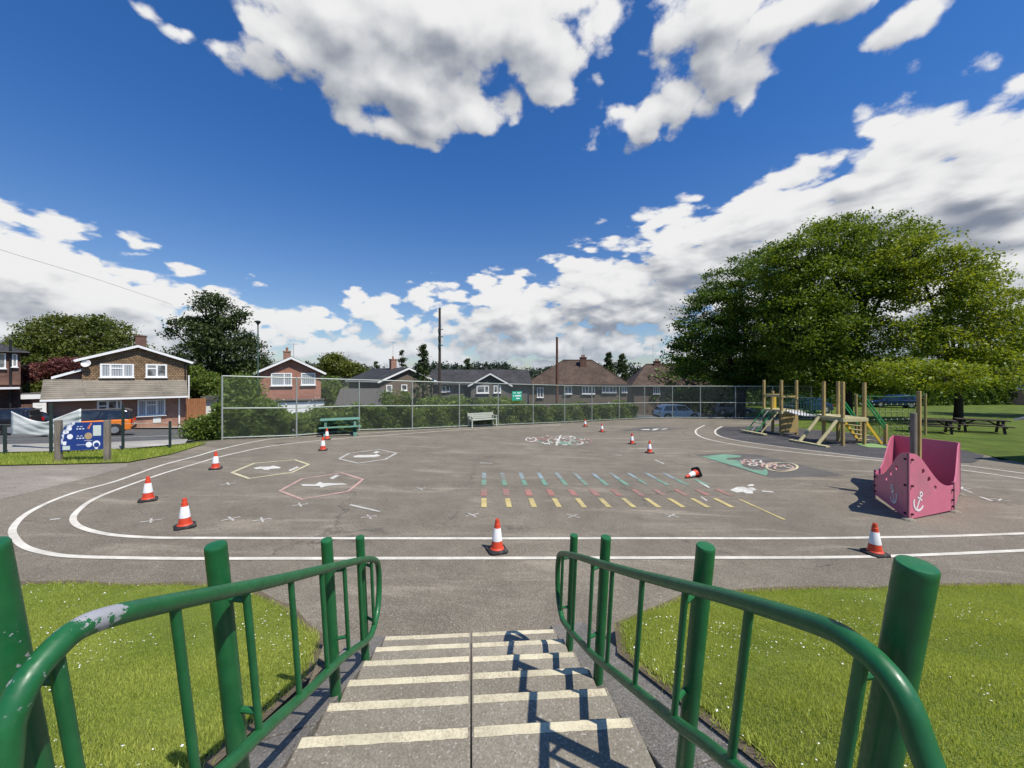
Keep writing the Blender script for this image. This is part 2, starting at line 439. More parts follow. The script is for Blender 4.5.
M['glass'] = glass_mat(); M['car_glass'] = glass_mat('car_glass', (.012, .014, .016), (.03, .034, .036))
def net_glass():
    m, t, b = new_mat('net_curtain_glass'); o = t.sep(t.coord())
    w = t.math('SINE', t.math('MULTIPLY', t.math('ADD', o[0], o[1]), 42.0))
    c = t.mix(t.ramp(w, -1, 1), (.22, .24, .26), (.46, .48, .5)); setb(t, b, c, .12, 0, .7); return m
M['net'] = net_glass()
M['bark'] = wood('tree_bark', (.045, .035, .026), (.1, .082, .062), (8, 8, 1.2), .95)
M['bark_dark'] = wood('dark_tree_bark', (.025, .02, .016), (.055, .044, .034), (8, 8, 1.2), .95)
M['leaf_oak'] = foliage('dark_oak_leaves', (.03, .072, .008), (.115, .185, .018), .32)
M['leaf_mid'] = foliage('mid_green_leaves', (.052, .1, .009), (.2, .27, .021), .38)
M['leaf_bright'] = foliage('bright_spring_leaves', (.1, .165, .012), (.3, .35, .03), .42)
M['leaf_conifer'] = foliage('conifer_needles', (.018, .034, .009), (.075, .105, .025), .14)
M['leaf_willow'] = foliage('olive_willow_leaves', (.055, .078, .012), (.16, .185, .034), .27)
M['leaf_purple'] = foliage('purple_red_leaves', (.09, .026, .026), (.23, .085, .075), .25)
M['leaf_hedge'] = foliage('hedge_leaves', (.058, .105, .018), (.21, .28, .05), .32)
M['leaf_yellow'] = foliage('yellow_green_leaves', (.05, .07, .01), (.18, .2, .03), .28)
M['leaf_far'] = foliage('distant_leaves', (.018, .032, .018), (.045, .066, .03), .1)
M['wall_flecks'] = mat('white_wall_flecks', (.75, .76, .72), .7, .05, bump=0)
M['inner'] = mat('shade_dark_core', (.012, .018, .007), .95, .3, 4, 40, .5, .05)  # near-black filler; shade inside the hedges is put into this colour
M['blade'] = foliage('grass_blades', (.2, .29, .034), (.5, .54, .13), .45, .5)
M['daisy'] = mat('daisy_petals', (.85, .85, .82), .7, .03, bump=0)
M['blue_board'] = mat('blue_sign_board', (.014, .045, .2), .4, .06, 3, 30, 0)
M['sign_green'] = mat('green_sign_board', (.02, .33, .2), .4, .06, bump=0)
M['sign_white'] = mat('white_sign_print', (.8, .82, .85), .5, .03, bump=0)
M['sign_pale'] = mat('pale_notice_print', (.55, .62, .55), .6, .1, bump=0)
M['sign_tan'] = mat('tan_badge_print', (.4, .3, .17), .6, .15, bump=0)
M['sign_orange'] = mat('orange_sign_print', (.7, .2, .08), .6, .05, bump=0)
M['banner'] = mat('white_banner_cloth', (.6, .62, .6), .8, .08, 3, 40, .05)
M['orange_car'] = mat('orange_car_paint', (.72, .2, .025), .22, .04, 2, 30, 0, spec=.6)
M['black_car'] = mat('black_car_paint', (.012, .012, .016), .18, .1, 2, 30, 0, spec=.6)
M['white_car'] = mat('white_car_paint', (.62, .62, .62), .22, .04, 2, 30, 0, spec=.6)
M['silver_car'] = mat('silver_car_paint', (.34, .37, .42), .24, .04, 2, 30, 0, metal=.5, spec=.6)
M['blue_car'] = mat('blue_car_paint', (.012, .035, .12), .22, .05, 2, 30, 0, spec=.6)
M['tyre'] = mat('black_tyre', (.014, .014, .014), .85, .2)
M['rim'] = mat('alloy_rim', (.4, .41, .42), .35, .1, metal=.7)
M['red_lamp'] = mat('red_tail_lamp', (.5, .01, .01), .2, .05, bump=0)
M['pale_lamp'] = mat('clear_head_lamp', (.7, .72, .74), .1, .05, bump=0, spec=.8)
M['black_trim'] = mat('black_trim', (.015, .015, .016), .55, .2)
M['lamp_green'] = mat('dark_green_lamp_post', (.05, .09, .07), .5, .15)
M['pot'] = mat('clay_chimney_pot', (.3, .13, .07), .85, .15)
# ================================================================== THE SETTING: ground, playground, markings
def ground_sheet():
    xs = np.concatenate([[-3000, -1200, -500, -250, -140, -100, -80], np.arange(-64, 64.1, 1.0), [80, 100, 140, 250, 500, 1200, 3000]])
    ys = np.concatenate([[-2000, -400, -80, -20], np.arange(-6, 80.1, 1.0), [95, 120, 160, 250, 400, 800, 1600, 4000]])
    X, Y = np.meshgrid(xs, ys); Z = G(X, Y) - .06
    nx = len(xs); vs = np.stack([X, Y, Z], -1).reshape(-1, 3)
    fs = [(j * nx + i, j * nx + i + 1, (j + 1) * nx + i + 1, (j + 1) * nx + i) for j in range(len(ys) - 1) for i in range(nx - 1)]
    me = bpy.data.meshes.new('ground'); me.from_pydata(vs.tolist(), [], fs); me.update()
    me.polygons.foreach_set('use_smooth', [True] * len(fs))
    tag(link_mesh('ground', me, M['earth']), kind='structure')
ground_sheet()
def struct(name, polys, material, dz, H=G, step=.5):
    mb = MB()
    for p in polys: sheet(mb, p, dz, step, H)
    return tag(mb.build(name, material), kind='structure')
px = lambda *pts: [gxy(*p) for p in pts]

fence_in = [(x + .02, y + .25) for x, y in FENCE_XY]
asph = [(-22, -3.5), (-22, 11.4)] + px((118, 463), (150, 455), (180, 448.5), (198, 442.5)) + fence_in + [(30, 30)] + px((1000, 460)) + [(34, 12), (30, -3.5)]
struct('playground', [asph], M['asphalt'], 0.0)
struct('gritty_path', [px((-260, 552), (-120, 525), (0, 499.5), (30, 492.5), (60, 485), (95, 476), (127, 466.5), (128, 463.5), (60, 465), (0, 466.5), (-150, 468))], M['dirt'], .004)
verge = px((-150, 455), (0, 455), (60, 454), (128, 451), (185, 446), (207, 443.5), (190, 449), (170, 455), (128, 463), (60, 465), (0, 466), (-150, 469))
struct('verge', [verge], M['grass'], .03)
rub = px((724, 427), (717, 430), (717, 433.5), (723, 437), (741, 441), (780, 446.6), (820, 451.4), (875, 458), (930, 461.5), (972, 463.3), (982, 459), (984, 455.5), (962, 450), (905, 441), (850, 433), (800, 429), (770, 426))
struct('rubber_surface', [rub], M['rubber'], .004)
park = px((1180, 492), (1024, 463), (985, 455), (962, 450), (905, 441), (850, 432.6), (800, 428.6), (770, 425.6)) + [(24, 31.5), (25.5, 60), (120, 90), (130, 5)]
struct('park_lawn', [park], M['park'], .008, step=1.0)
near = [(-260, 452), (0, 447), (100, 445), (190, 441), (260, 434), (330, 428), (420, 423), (520, 419.5), (620, 417.8), (720, 418.5), (800, 418)]
far = [(800, 412), (720, 412.5), (620, 413), (520, 414), (420, 417), (330, 421.5), (190, 429), (0, 430), (-260, 431)]
def G1(x, y): return G(x, y)
struct('road', [px(*near) + px(*far)], M['road'], .0, step=1.0)
struct('pavement', [px((-260, 457.5), (0, 455.2), (60, 454.2), (128, 451.2), (185, 446.2), (188, 441.4), (100, 445.2), (0, 447.2), (-260, 452.2)),
                    px((-260, 430.8), (0, 429.8), (190, 428.8), (330, 421.2), (330, 417), (188, 423.5), (0, 424.5), (-260, 425))], M['pavement'], .10, step=1.0)

# ---- painted markings
mk = .008
outer = [(1120, 547), (1024, 550.8), (940, 554.6), (860, 557.2), (700, 558), (500, 558.5), (300, 558.8), (199, 559), (137, 558.4), (78, 557), (49, 554), (25.4, 547.4), (14.6, 537.7), (13.2, 528), (25.4, 515), (49, 502.5), (78, 491.8), (117, 481), (162, 465.4), (199, 455.6), (220, 449.5), (259, 441), (288, 437.7), (353, 434.2), (419, 430), (458, 428.3), (520, 425.8), (560, 424.3)]
inner = [(1120, 529), (1024, 533.7), (940, 536.6), (860, 538), (700, 538.6), (500, 538.8), (300, 538.6), (199, 538.3), (156, 538), (117, 535.7), (94, 531.8), (78, 526), (73, 519), (78, 511), (92, 500.5), (117, 489.8), (162, 474), (199, 463), (220, 457), (259, 448.3), (288, 444), (337, 439), (419, 432.8), (458, 430.2), (520, 427.2), (560, 425.4)]
mb = MB()
for ln in (outer, inner): line_sheet(mb, smooth_path([Vector((*gxy(*p), 0)) for p in ln], 7), .088, mk)
ra = [(705, 425.3), (698, 428.5), (695.5, 432), (700, 436.5), (715, 441), (750, 447), (800, 453), (856, 458.4), (900, 463), (960, 470), (1024, 479), (1120, 494)]
rb = [(722, 426.3), (716, 430), (715.5, 433.5), (722, 437), (740, 441), (780, 446.8), (820, 451.6), (875, 458.2), (930, 462.5), (975, 467), (1024, 473.5), (1120, 486)]
for ln in (ra, rb): line_sheet(mb, smooth_path([Vector((*gxy(*p), 0)) for p in ln], 7), .1, mk)
tag(mb.build('track_lines', M['white_line']), kind='structure')

def outline(mb, pts, w, closed=True): line_sheet(mb, [gxy(*p) for p in pts], w, mk, closed)
def fill(mb, pts, dz=mk): sheet(mb, [gxy(*p) for p in pts], dz, .5)
hexA = [(232, 472.7), (249, 478.7), (291.7, 472.7), (308.7, 464.6), (294.7, 459.9), (254.3, 463.4)]
hexB = [(280, 491), (302.2, 499.6), (348.3, 491.5), (362.9, 479.6), (341.8, 473), (301.7, 479.2)]
hexC = [(339.2, 459), (358, 463.4), (385.2, 459.5), (396.6, 453.2), (379, 449.7), (349.7, 453.2)]
mb = MB(); outline(mb, hexA, .085); tag(mb.build('yellow_hexagon_marking', M['yellow_pale']), kind='structure')
mb = MB(); outline(mb, hexB, .075); tag(mb.build('pink_hexagon_marking', M['pink_line']), kind='structure')
mb = MB(); outline(mb, hexC, .085); tag(mb.build('white_hexagon_marking', M['chalk']), kind='structure')
z5 = lambda l: [(220 + x / 5.69, 430 + y / 5.69) for x, y in l]
mb = MB()
fill(mb, z5([(188, 218), (230, 210), (285, 210), (300, 204), (345, 213), (340, 220), (290, 222), (270, 230), (250, 228), (240, 222), (205, 224)]))
fill(mb, z5([(388, 230), (440, 208), (450, 214), (400, 236)]))
fill(mb, z5([(460, 310), (540, 312), (570, 296), (585, 304), (700, 304), (725, 312), (640, 316), (600, 322), (575, 330), (565, 320), (470, 320)]))
fill(mb, z5([(622, 276), (660, 256), (680, 260), (642, 282)]))
fill(mb, z5([(755, 150), (790, 144), (880, 143), (890, 138), (915, 148), (880, 155), (770, 157)]))
fill(mb, z5([(870, 132), (890, 120), (908, 124), (890, 134)]))
tag(mb.build('hexagon_figures_marking', M['white_worn']), kind='structure')
# number ladder: twelve columns in four colours, all running straight away
vpx = 484.0; mbs = {k: MB() for k in ('blue_line', 'green_line', 'red_line', 'yellow_line')}
for k in range(12):
    base = 484 + 24.35 * k - .04 * k * k
    b0 = gp(base, 503)
    d = Vector(((vpx - CX) / FPX, 1, 0))
    def seg(key, py0, py1, w):
        P = [gxy(vpx + (base - vpx) * (py - 384) / (503 - 384), py) for py in (py0, py1)]
        line_sheet(mbs[key], P, w, mk)
    if k < 11: seg('yellow_line', 507.6, 498.6, .115)
    else: seg('yellow_line', 520, 499.5, .06)
    seg('red_line', 496, 489.5, .15)
    seg('green_line', 485.5, 479.6, .12)
    if k < 11: seg('blue_line', 479, 473, .115)
for key, nm in (('blue_line', 'blue_ladder_marking'), ('green_line', 'green_ladder_marking'), ('red_line', 'red_ladder_marking'), ('yellow_line', 'yellow_ladder_marking')):
    tag(mbs[key].build(nm, M[key]), kind='structure')
mb = MB()
z3 = lambda l: [(690 + x / 6.4, 445 + y / 6.4) for x, y in l]
fill(mb, z3([(255, 290), (300, 270), (345, 268), (360, 276), (400, 274), (430, 288), (400, 296), (405, 312), (360, 312), (340, 302), (300, 306)]))
fill(mb, z3([(365, 262), (385, 252), (412, 254), (405, 264), (380, 266)]))
fill(mb, z3([(460, 292), (535, 300), (533, 306), (462, 300)]))
fill(mb, z3([(45, 232), (56, 232), (128, 272), (116, 275)]))
fill(mb, z3([(65, 332), (74, 332), (114, 358), (104, 360)]))
tag(mb.build('jumping_figure_marking', M['white_worn']), kind='structure')
mb = MB()
for x, y in ((231, 519), (262, 520), (369, 517), (472, 515.2), (573, 516.2), (671.5, 515.8), (151, 521), (300, 505), (228, 484), (420, 489), (880, 494), (962, 488), (1000, 500)):
    c = gp(x, y); s = .12 * (1 + .03 * c.y); jj = (hash((int(x * 3), int(y))) % 100) / 100
    for a in (.5 + jj * .4, 2.2 + jj * .3):
        line_sheet(mb, [(c.x - s * math.cos(a), c.y - s * math.sin(a)), (c.x + s * math.cos(a), c.y + s * math.sin(a))], .035, mk)
tag(mb.build('cross_markings', M['chalk']), kind='structure')
mb = MB()
for l in ([(612, 455), (622, 455.5)], [(655, 460), (664, 464)], [(630, 449), (655, 448.5)], [(980, 497), (992, 501)], [(962, 489), (972, 493)], [(50, 520), (60, 519)], [(480, 463), (492, 463.5)], [(350, 505), (380, 512)]):
    line_sheet(mb, [gxy(*p) for p in l], .07, mk)
tag(mb.build('scuffed_paint_traces', M['chalk']), kind='structure')
# dark patches and what is painted on them
snake_patch = [(694, 454.6), (722, 453.6), (757, 454.5), (790, 462), (815, 468), (845, 475.8), (805, 477.2), (769, 477.4), (740, 469), (715, 461)]
struct('dark_asphalt_patch', [px(*snake_patch), px((619, 430.6), (645, 426.8), (690, 428.2), (650, 431.6))], M['patch'], .004)
mb = MB(); d2 = .012
fill(mb, z3([(70, 75), (225, 60), (330, 70), (320, 80), (240, 85), (230, 95), (300, 100), (330, 120), (340, 140), (400, 160), (470, 165), (500, 185), (485, 198), (455, 190), (330, 150), (220, 118)]), d2)
fill(mb, z3([(470, 158), (490, 156), (500, 182), (480, 190)]), d2 + .003)
tag(mb.build('green_creature_marking', M['green_fill']), kind='structure')
def ring(mb, c, rx, ry, w, z=mk, n=28):
    line_sheet(mb, [gxy(c[0] + rx * math.cos(t * 2 * math.pi / n), c[1] + ry * math.sin(t * 2 * math.pi / n)) for t in range(n)], w, z, True, .3)
mbw, mby, mbr = MB(), MB(), MB()
ring(mby, (782, 467.3), 15.5, 4.5, .07, d2 + .006); ring(mbr, (784, 468.2), 9.5, 2.4, .06, d2 + .006)
for k in range(26):
    cx, cy = 742 + k * 2.0 + random.uniform(-2, 2), 463 + k * .16 + random.uniform(-1.9, 1.9); s_ = random.uniform(1.2, 2.6)
    fill((mbw, mby, mbr)[k % 3], [(cx - s_, cy), (cx - s_ * .3, cy - .5), (cx + s_, cy - .1), (cx + s_ * .4, cy + .5)], d2 + .005 + .0008 * (k % 5))
for cx, cy in ((746, 463.5), (753, 465), (760, 464), (766, 466.5), (757, 461.5), (748, 461), (772, 464.5)):
    ring(mbw if cx % 2 else mbr, (cx, cy), 4.2, 1.3, .06, d2 + .009)
mbw2, mbr2, mbg2 = MB(), MB(), MB()
for k in range(150):
    a_ = random.uniform(0, 6.283); q_ = math.sqrt(random.random()); cx, cy = 559 + 32 * q_ * math.cos(a_), 440.4 + 4.9 * q_ * math.sin(a_); s_ = random.uniform(.7, 1.9)
    fill((mbw2, mbr2, mbw2, mbr2, mbg2)[k % 5 if cx > 556 or k % 5 < 4 else 0], [(cx - s_, cy + .1), (cx - s_ * .2, cy - .33), (cx + s_, cy - .05), (cx + s_ * .3, cy + .36)], mk + .0006 * (k % 7))
for i, (cx, cy, rx, ry) in enumerate(((531, 439.6, 5, 2.3), (543, 438.4, 6, 1.9), (553, 440.4, 5, 2.3), (545, 442, 6, 1.6), (569, 438, 6, 1.8), (586, 441.2, 5.5, 2.5), (575, 443, 8, 2.2), (578, 439.5, 5, 1.7))):
    ring((mbw2, mbr2, mbw2, mbg2)[i % 4], (cx, cy), rx, ry, .07)
line_sheet(mbw2, [gxy(*p) for p in ((561, 435.5), (558.5, 440), (556.5, 445.6))], .09, mk + .003)
for t, (cx, cy) in enumerate(((569, 437.8), (578, 439.2), (583, 440.6))): fill(mbr2, [(cx - 3, cy), (cx, cy - .8), (cx + 3, cy), (cx, cy + .8)], mk + .002)
fill(mbg2, [(560, 441.5), (572, 442.5), (570, 445), (559, 444.5)], mk + .002)
for q in ([(544, 443.3), (550, 443.1), (550, 444.1), (544, 444.3)], [(562, 444.7), (567, 444.5), (567, 445.3), (562, 445.5)]): fill(mbw2, q, mk + .004)
for a_, nm, mt in ((mbw, 'white_scale_marking', 'white_worn'), (mby, 'yellow_spiral_marking', 'yellow_pale'), (mbr, 'red_scale_marking', 'pink_line'),
                   (mbw2, 'white_mosaic_marking', 'white_worn'), (mbr2, 'red_mosaic_marking', 'red_line'), (mbg2, 'green_mosaic_marking', 'green_line')):
    tag(a_.build(nm, M[mt]), kind='structure')
mb = MB(); fill(mb, [(640, 430), (644, 429.3), (650, 429.4), (649, 430.3)], .012); fill(mb, [(651, 430.4), (654, 429), (660, 428.6), (658, 429.4), (655, 430.4)], .012); fill(mb, [(660, 429.5), (666, 428.6), (668, 429), (663, 429.8)], .012); tag(mb.build('white_patch_marking', M['white_worn']), kind='structure')

# ================================================================== STAIRS AND BANK
PHI = R(6.1); SA = Vector((-math.sin(PHI), math.cos(PHI), 0)); SN = Vector((math.cos(PHI), math.sin(PHI), 0))
SK = math.tan(R(2.4))                               # the treads run slightly skew to the rails
def S(u, v, z=0): return SN * u + SA * v + Vector((0, 0, z))
V0, TR, RI, SW = 3.77, .367, .15, .825
def nose(v): return .15 + (V0 - v) * (RI / TR)
st = thing('staircase', 'weathered concrete steps with pale yellow nosing strips going down to the playground', 'steps', (0, 0, 0))
def T_(u, v, z=0): return S(u, v - u * SK, z)
for i in range(10):
    z1 = RI * (i + 1); v1 = V0 - TR * i - (.06 if i > 5 else 0); v0 = v1 - TR - .06 if i < 9 else v1 - 2.2
    for s in (-1, 1):
        mb = MB(); e = random.uniform(-.004, .004)
        a, b = (s * .003, s * SW)
        mb.prism([T_(a, v0), T_(b, v0), T_(b, v1), T_(a, v1)] if s > 0 else [T_(b, v0), T_(a, v0), T_(a, v1), T_(b, v1)], (0, 0, max(z1 - .5, -.1)), (0, 0, z1 + e))
        o = mb.build('step_slab', M['conc'], st, bevel=.008)
        nb = MB()
        # ragged painted strip along the outer edge of the tread
        n = 26; aa = min(a, b) + .012; bb = max(a, b) - (.012 if s < 0 else .02)
        bot = [T_(aa + (bb - aa) * k / n, v1 - .066 + random.uniform(-.0025, .0025), z1 + e + .0015) for k in range(n + 1)]
        top = [T_(aa + (bb - aa) * k / n, v1 - .010 + random.uniform(-.002, .002), z1 + e + .0015) for k in range(n + 1)]
        nb.add(bot + top, [(k, k + 1, n + 2 + k, n + 1 + k) for k in range(n)])
        nb.build('nosing_strip', M['nosing'], o)
# the sloping slabs either side of the flight
def slope_slab(s, name):
    mb = MB(); v = 4.0
    while v > -.6:
        L = .61; va, vb = v, v - L + .008
        a, b = (SW + .012, 1.2) if s > 0 else (-1.2, -SW - .012)
        P = [S(a, vb, nose(vb) - .105), S(b, vb, nose(vb) - .03), S(b, va, max(nose(va), .04) - .03), S(a, va, max(nose(va) - .105, .012))]
        mb.prism(P, (0, 0, -.35), (0, 0, random.uniform(-.004, .004))); v -= L
    return tag(mb.build(name, M['slab'], bevel=.006), kind='structure')
slope_slab(-1, 'sloping_pavement'); slope_slab(1, 'sloping_pavement')

def HB(x, y):                                     # height of the grass bank
    x = np.asarray(x, float); y = np.asarray(y, float)
    u = x * SN.x + y * SN.y; v = x * SA.x + y * SA.y
    w = np.clip((np.abs(u) - 1.6) / 2.0, 0, 1)
    ve = v * (1 - w) + y * w
    gz = G(x, y); pl = nose(ve) - gz - .03
    s = .11
    h = gz + s * np.logaddexp(0, pl / s)
    h = 1.46 - .06 * np.logaddexp(0, (1.46 - h) / .06)
    bumps = .018 * np.sin(x * 2.3 + 1) * np.sin(y * 2.9) + .01 * np.sin(x * 7.1 + y * 5.3)
    return h + bumps * np.clip(pl / .2 + .3, 0, 1) * np.clip((np.abs(u) - 1.2) / .5, 0, 1)
sl = lambda u, v: (S(u, v).x, S(u, v).y)
lawnL = px((-300, 584), (-100, 585.5), (20, 586.5), (70, 585.5), (120, 588), (180, 587), (245, 591), (262, 601), (283, 613), (300, 630), (316, 650)) + [sl(-1.225, 2.9), sl(-1.225, 1.5), sl(-1.225, -.6), (-9, -.6)]
lawnR = px((1400, 582), (1200, 584.5), (1024, 588), (950, 588.5), (880, 591), (820, 591), (760, 594), (715, 596), (690, 600), (668, 613), (645, 629), (624, 647)) + [sl(1.225, 2.9), sl(1.225, 1.5), sl(1.225, -.6), (9, -.6)]
def grow(poly, d):
    c = Vector((sum(p[0] for p in poly) / len(poly), sum(p[1] for p in poly) / len(poly)))
    out = []; n = len(poly)
    A = sum(poly[k][0] * poly[(k + 1) % n][1] - poly[(k + 1) % n][0] * poly[k][1] for k in range(n)); sg = 1 if A > 0 else -1
    for i in range(n):
        t = Vector(poly[(i + 1) % n]) - Vector(poly[i - 1]); t.normalize()
        out.append((poly[i][0] + sg * t.y * d * random.uniform(.5, 1.5), poly[i][1] - sg * t.x * d * random.uniform(.5, 1.5)))
    return out
struct('bare_soil_edge', [grow(lawnL, .085), grow(lawnR, .085)], M['soil'], .006, HB, .2)
struct('grass_bank', [lawnL, lawnR], M['grass'], .014, HB, .2)
def in_poly(x, y, poly):
    r = np.zeros(len(x), bool); n = len(poly)
    for i in range(n):
        (x0, y0), (x1, y1) = poly[i], poly[(i + 1) % n]
        if y0 == y1: continue
        c = ((y0 > y) != (y1 > y)) & (x < (x1 - x0) * (y - y0) / (y1 - y0) + x0)
        r ^= c
    return r
def scatter(polys, n, bbox, power=1.0):
    P = []
    for poly in polys:
        x = rng.uniform(bbox[0], bbox[1], n); y = rng.uniform(bbox[2], bbox[3], n)
        k = in_poly(x, y, poly)
        P.append(np.stack([x[k], y[k]], 1))
    return np.concatenate(P)
def blades(name, P, hgt, wid, H, material, dz=0.01, flow=.6):
    n = len(P); z = H(P[:, 0], P[:, 1]) + dz
    # patchy length and colour
    f = np.sin(P[:, 0] * 1.7 + 2 * np.sin(P[:, 1] * 1.3)) * np.sin(P[:, 1] * 2.1 + 1.5 * np.sin(P[:, 0] * 1.9))
    h = hgt * rng.uniform(.5, 1.25, n) * (1 + .3 * f); w = wid * rng.uniform(.6, 1.3, n)
    a = rng.uniform(0, 2 * np.pi, n); lean = rng.uniform(.1, 1.0, n) * flow; ld = rng.uniform(0, 2 * np.pi, n)
    base = np.stack([P[:, 0], P[:, 1], z], 1)
    t = np.stack([np.cos(a), np.sin(a), np.zeros(n)], 1) * w[:, None] / 2
    tip = base + np.stack([np.cos(ld) * lean * h, np.sin(ld) * lean * h, h * np.sqrt(np.maximum(1 - (lean * .7) ** 2, .2))], 1)
    mid = base * .5 + tip * .5 + np.array([0, 0, 1]) * (h * .1)[:, None]
    co = np.stack([base - t, base + t, mid + t * .7, tip, mid - t * .7], 1).reshape(-1, 3)
    tint = np.clip(rng.normal(.5, .22, n) + .25 * f + .12 * np.sin(P[:, 0] * 5.1 + P[:, 1] * 2.2) * np.sin(P[:, 1] * 4.3), 0, 1)
    dead = rng.random(n) < .06; tint[dead] = 1.0
    return tag(quads_mesh(name, co, 5, material, None, tint), kind='stuff')
PL = scatter([lawnL], 420000, (-6.6, -1.0, .2, 5.2)); PR = scatter([lawnR], 520000, (1.0, 8.0, .1, 5.2))
blades('lawn_grass', np.concatenate([PL, PR]), .023, .0046, HB, M['blade'])
PV = scatter([verge], 90000, (-24, -9, 9.5, 15))
blades('verge_grass', PV, .09, .016, G, M['blade'], .03)
# longer tufts along the edges of the lawns
E = []
for poly in (lawnL, lawnR):
    for i in range(len(poly)):
        a, b = np.array(poly[i]), np.array(poly[(i + 1) % len(poly)])
        if np.linalg.norm(a) > 9 or np.linalg.norm(b) > 9: continue
        L = np.linalg.norm(b - a); t = rng.random(int(L * 420)); E.append(a + (b - a) * t[:, None] + rng.normal(0, .03, (len(t), 2)))
blades('edge_grass', np.concatenate(E), .045, .006, HB, M['blade'], .006, 1.0)
# daisies
D = scatter([lawnL, lawnR], 6000, (-6.5, 8, .3, 4.9))
mb = MB()
for x, y in D:
    if math.sin(x * 2.2 + .5) * math.sin(y * 2.7 + x) < random.uniform(-.3, .55): continue
    r = random.uniform(.0035, .0085); z = float(HB(x, y)) + random.uniform(.02, .036); tx, ty = random.uniform(-.35, .35), random.uniform(-.35, .35)
    vs = []; n = 8
    for k in range(n):
        t = 2 * math.pi * k / n; rr = r * (1 if k % 2 else .62); vs.append((x + rr * math.cos(t), y + rr * math.sin(t), z + rr * (tx * math.cos(t) + ty * math.sin(t))))
    mb.add(vs + [(x, y, z + .002)], [(k, (k + 1) % n, n) for k in range(n)])
tag(mb.build('daisies', M['daisy']), kind='stuff')

# ================================================================== HANDRAILS
def rp(px_, py_, u):                                # point on the upright plane of a rail (u = distance from the stair axis)
    k = (px_ - CX) / FPX; Y = u / (SN.x * k + SN.y)
    X = k * Y; return (X * SA.x + Y * SA.y, CAMZ - (py_ - HY) / FPX * Y)
railR_top = [(820, 625.6), (734, 599), (640, 575), (607, 565.6)]
loops = {}
loops['r'] = [rp(*p, .77) for p in [(925, 755), (906, 702), (884, 670), (857, 646), (820, 625.6), (734, 599), (695, 589), (640, 575), (607, 565.6), (575, 555.8)]] \
    + [(3.24, 1.12), (3.335, 1.02), (3.37, .87), (3.345, .70), (3.24, .61), (3.09, .612)] + [rp(*p, .77) for p in [(590, 652), (605, 665), (635, 689), (674, 720.5), (695, 736), (715, 751)]] \
    + [(.78, 1.62), (.62, 1.68), (.52, 1.77), (.515, 1.88)]
loops['l'] = [rp(*p, -.77) for p in [(4, 755), (7.5, 725), (22.5, 689), (45, 659), (75, 631), (112.5, 616), (169, 603), (232.5, 590), (281, 579.4), (337.5, 565.6), (366, 559.2)]] \
    + [(3.22, 1.15), (3.31, 1.05), (3.34, .9), (3.31, .75), (3.2, .66)] + [rp(*p, -.77) for p in [(369, 638), (352, 651), (337, 663), (307, 692), (262, 732), (229, 764)]] \
    + [(.98, 1.56), (.85, 1.63), (.74, 1.74), (.715, 1.88)]
posts = {'r': [(3.146, 1.317), (2.382, 1.62), (1.33, 2.025), (.657, 2.285)], 'l': [(3.1, 1.397), (2.405, 1.67), (1.4, 2.078), (.775, 2.35)]}
bal = {'r': [3.17, 2.77, 2.37, 2.03, 1.66, 1.31, .99, .68], 'l': [3.08, 2.76, 2.44, 2.08, 1.74, 1.41, 1.09, .80]}
def loop_z(loop, v, hi):                            # upper or lower crossing of the loop at v
    zs = []
    n = len(loop)
    for i in range(n):
        a, b = loop[i], loop[(i + 1) % n]
        if (a[0] - v) * (b[0] - v) <= 0 and a[0] != b[0]: zs.append(a[1] + (b[1] - a[1]) * (v - a[0]) / (b[0] - a[0]))
    return (max(zs) if hi else min(zs)) if zs else None
LEAN = math.tan(R(8.5))
for key, sgn, lab in (('l', -1, 'green tubular metal handrail left of the concrete steps, paint chipped to grey on its bend'), ('r', 1, 'green tubular metal handrail right of the concrete steps, in front of the thick post')):
    root = thing('handrail', lab, 'handrail', S(sgn * .86, 3.2, nose(3.2)), group='handrails beside the steps')
    lp = [(p.x, p.y) for p in smooth_path([Vector((a, b, 0)) for a, b in loops[key]], 6, True)]
    u = sgn * .77
    MB().tube([S(u, a, b) for a, b in lp], .0225, 14, True).build('rail', M['rail'], root, True, True)
    for v, z in posts[key]:
        zb = nose(v) - .35; L = z - zb; vb = v + LEAN * L
        mb = MB(); up = (S(0, v, z) - S(0, vb, zb)).normalized()
        r = .0325; top = S(sgn * .86, v, z)
        mb.tube([S(sgn * .86, vb, zb), top - up * .012, top - up * .004, top, top + up * .002], [r, r, r * .99, r * .93, r * .6], 24)
        o = mb.build('post', M['rail'], root, True, True)
        # ragged mortar collar where it enters the slab
        # short stubs that tie the rail panel to the post
        for hi in (True, False):
            zz = loop_z(lp, v, hi)
            if zz is None: continue
            zz = zz - .05 if hi else zz + .06
            vv = v + LEAN * (z - zz)
            nb_ = min(bal[key], key=lambda q: abs(q - v)); vs_ = nb_ + LEAN * (loop_z(lp, nb_, True) - zz)
            if abs(vs_ - vv) > .16: vs_ = vv
            MB().tube([S(sgn * .775, vs_, zz), S(sgn * .83, vv, zz)], .011, 8).build('bracket', M['rail'], root, True, True)
    for v in bal[key]:
        zt = loop_z(lp, v, True)
        # leaning bar: find where it meets the lower rail
        zl = loop_z(lp, v, False)
        for _ in range(4):
            vb = v + LEAN * (zt - zl); q = loop_z(lp, vb, False)
            if q is None: vb = v; zl = loop_z(lp, v, False); break
            zl = q
        if zt is None or zl is None or zt - zl < .05: continue
        MB().tube([S(u, vb, zl), S(u, v, zt)], .0125, 10).build('baluster', M['rail'], root, True, True)
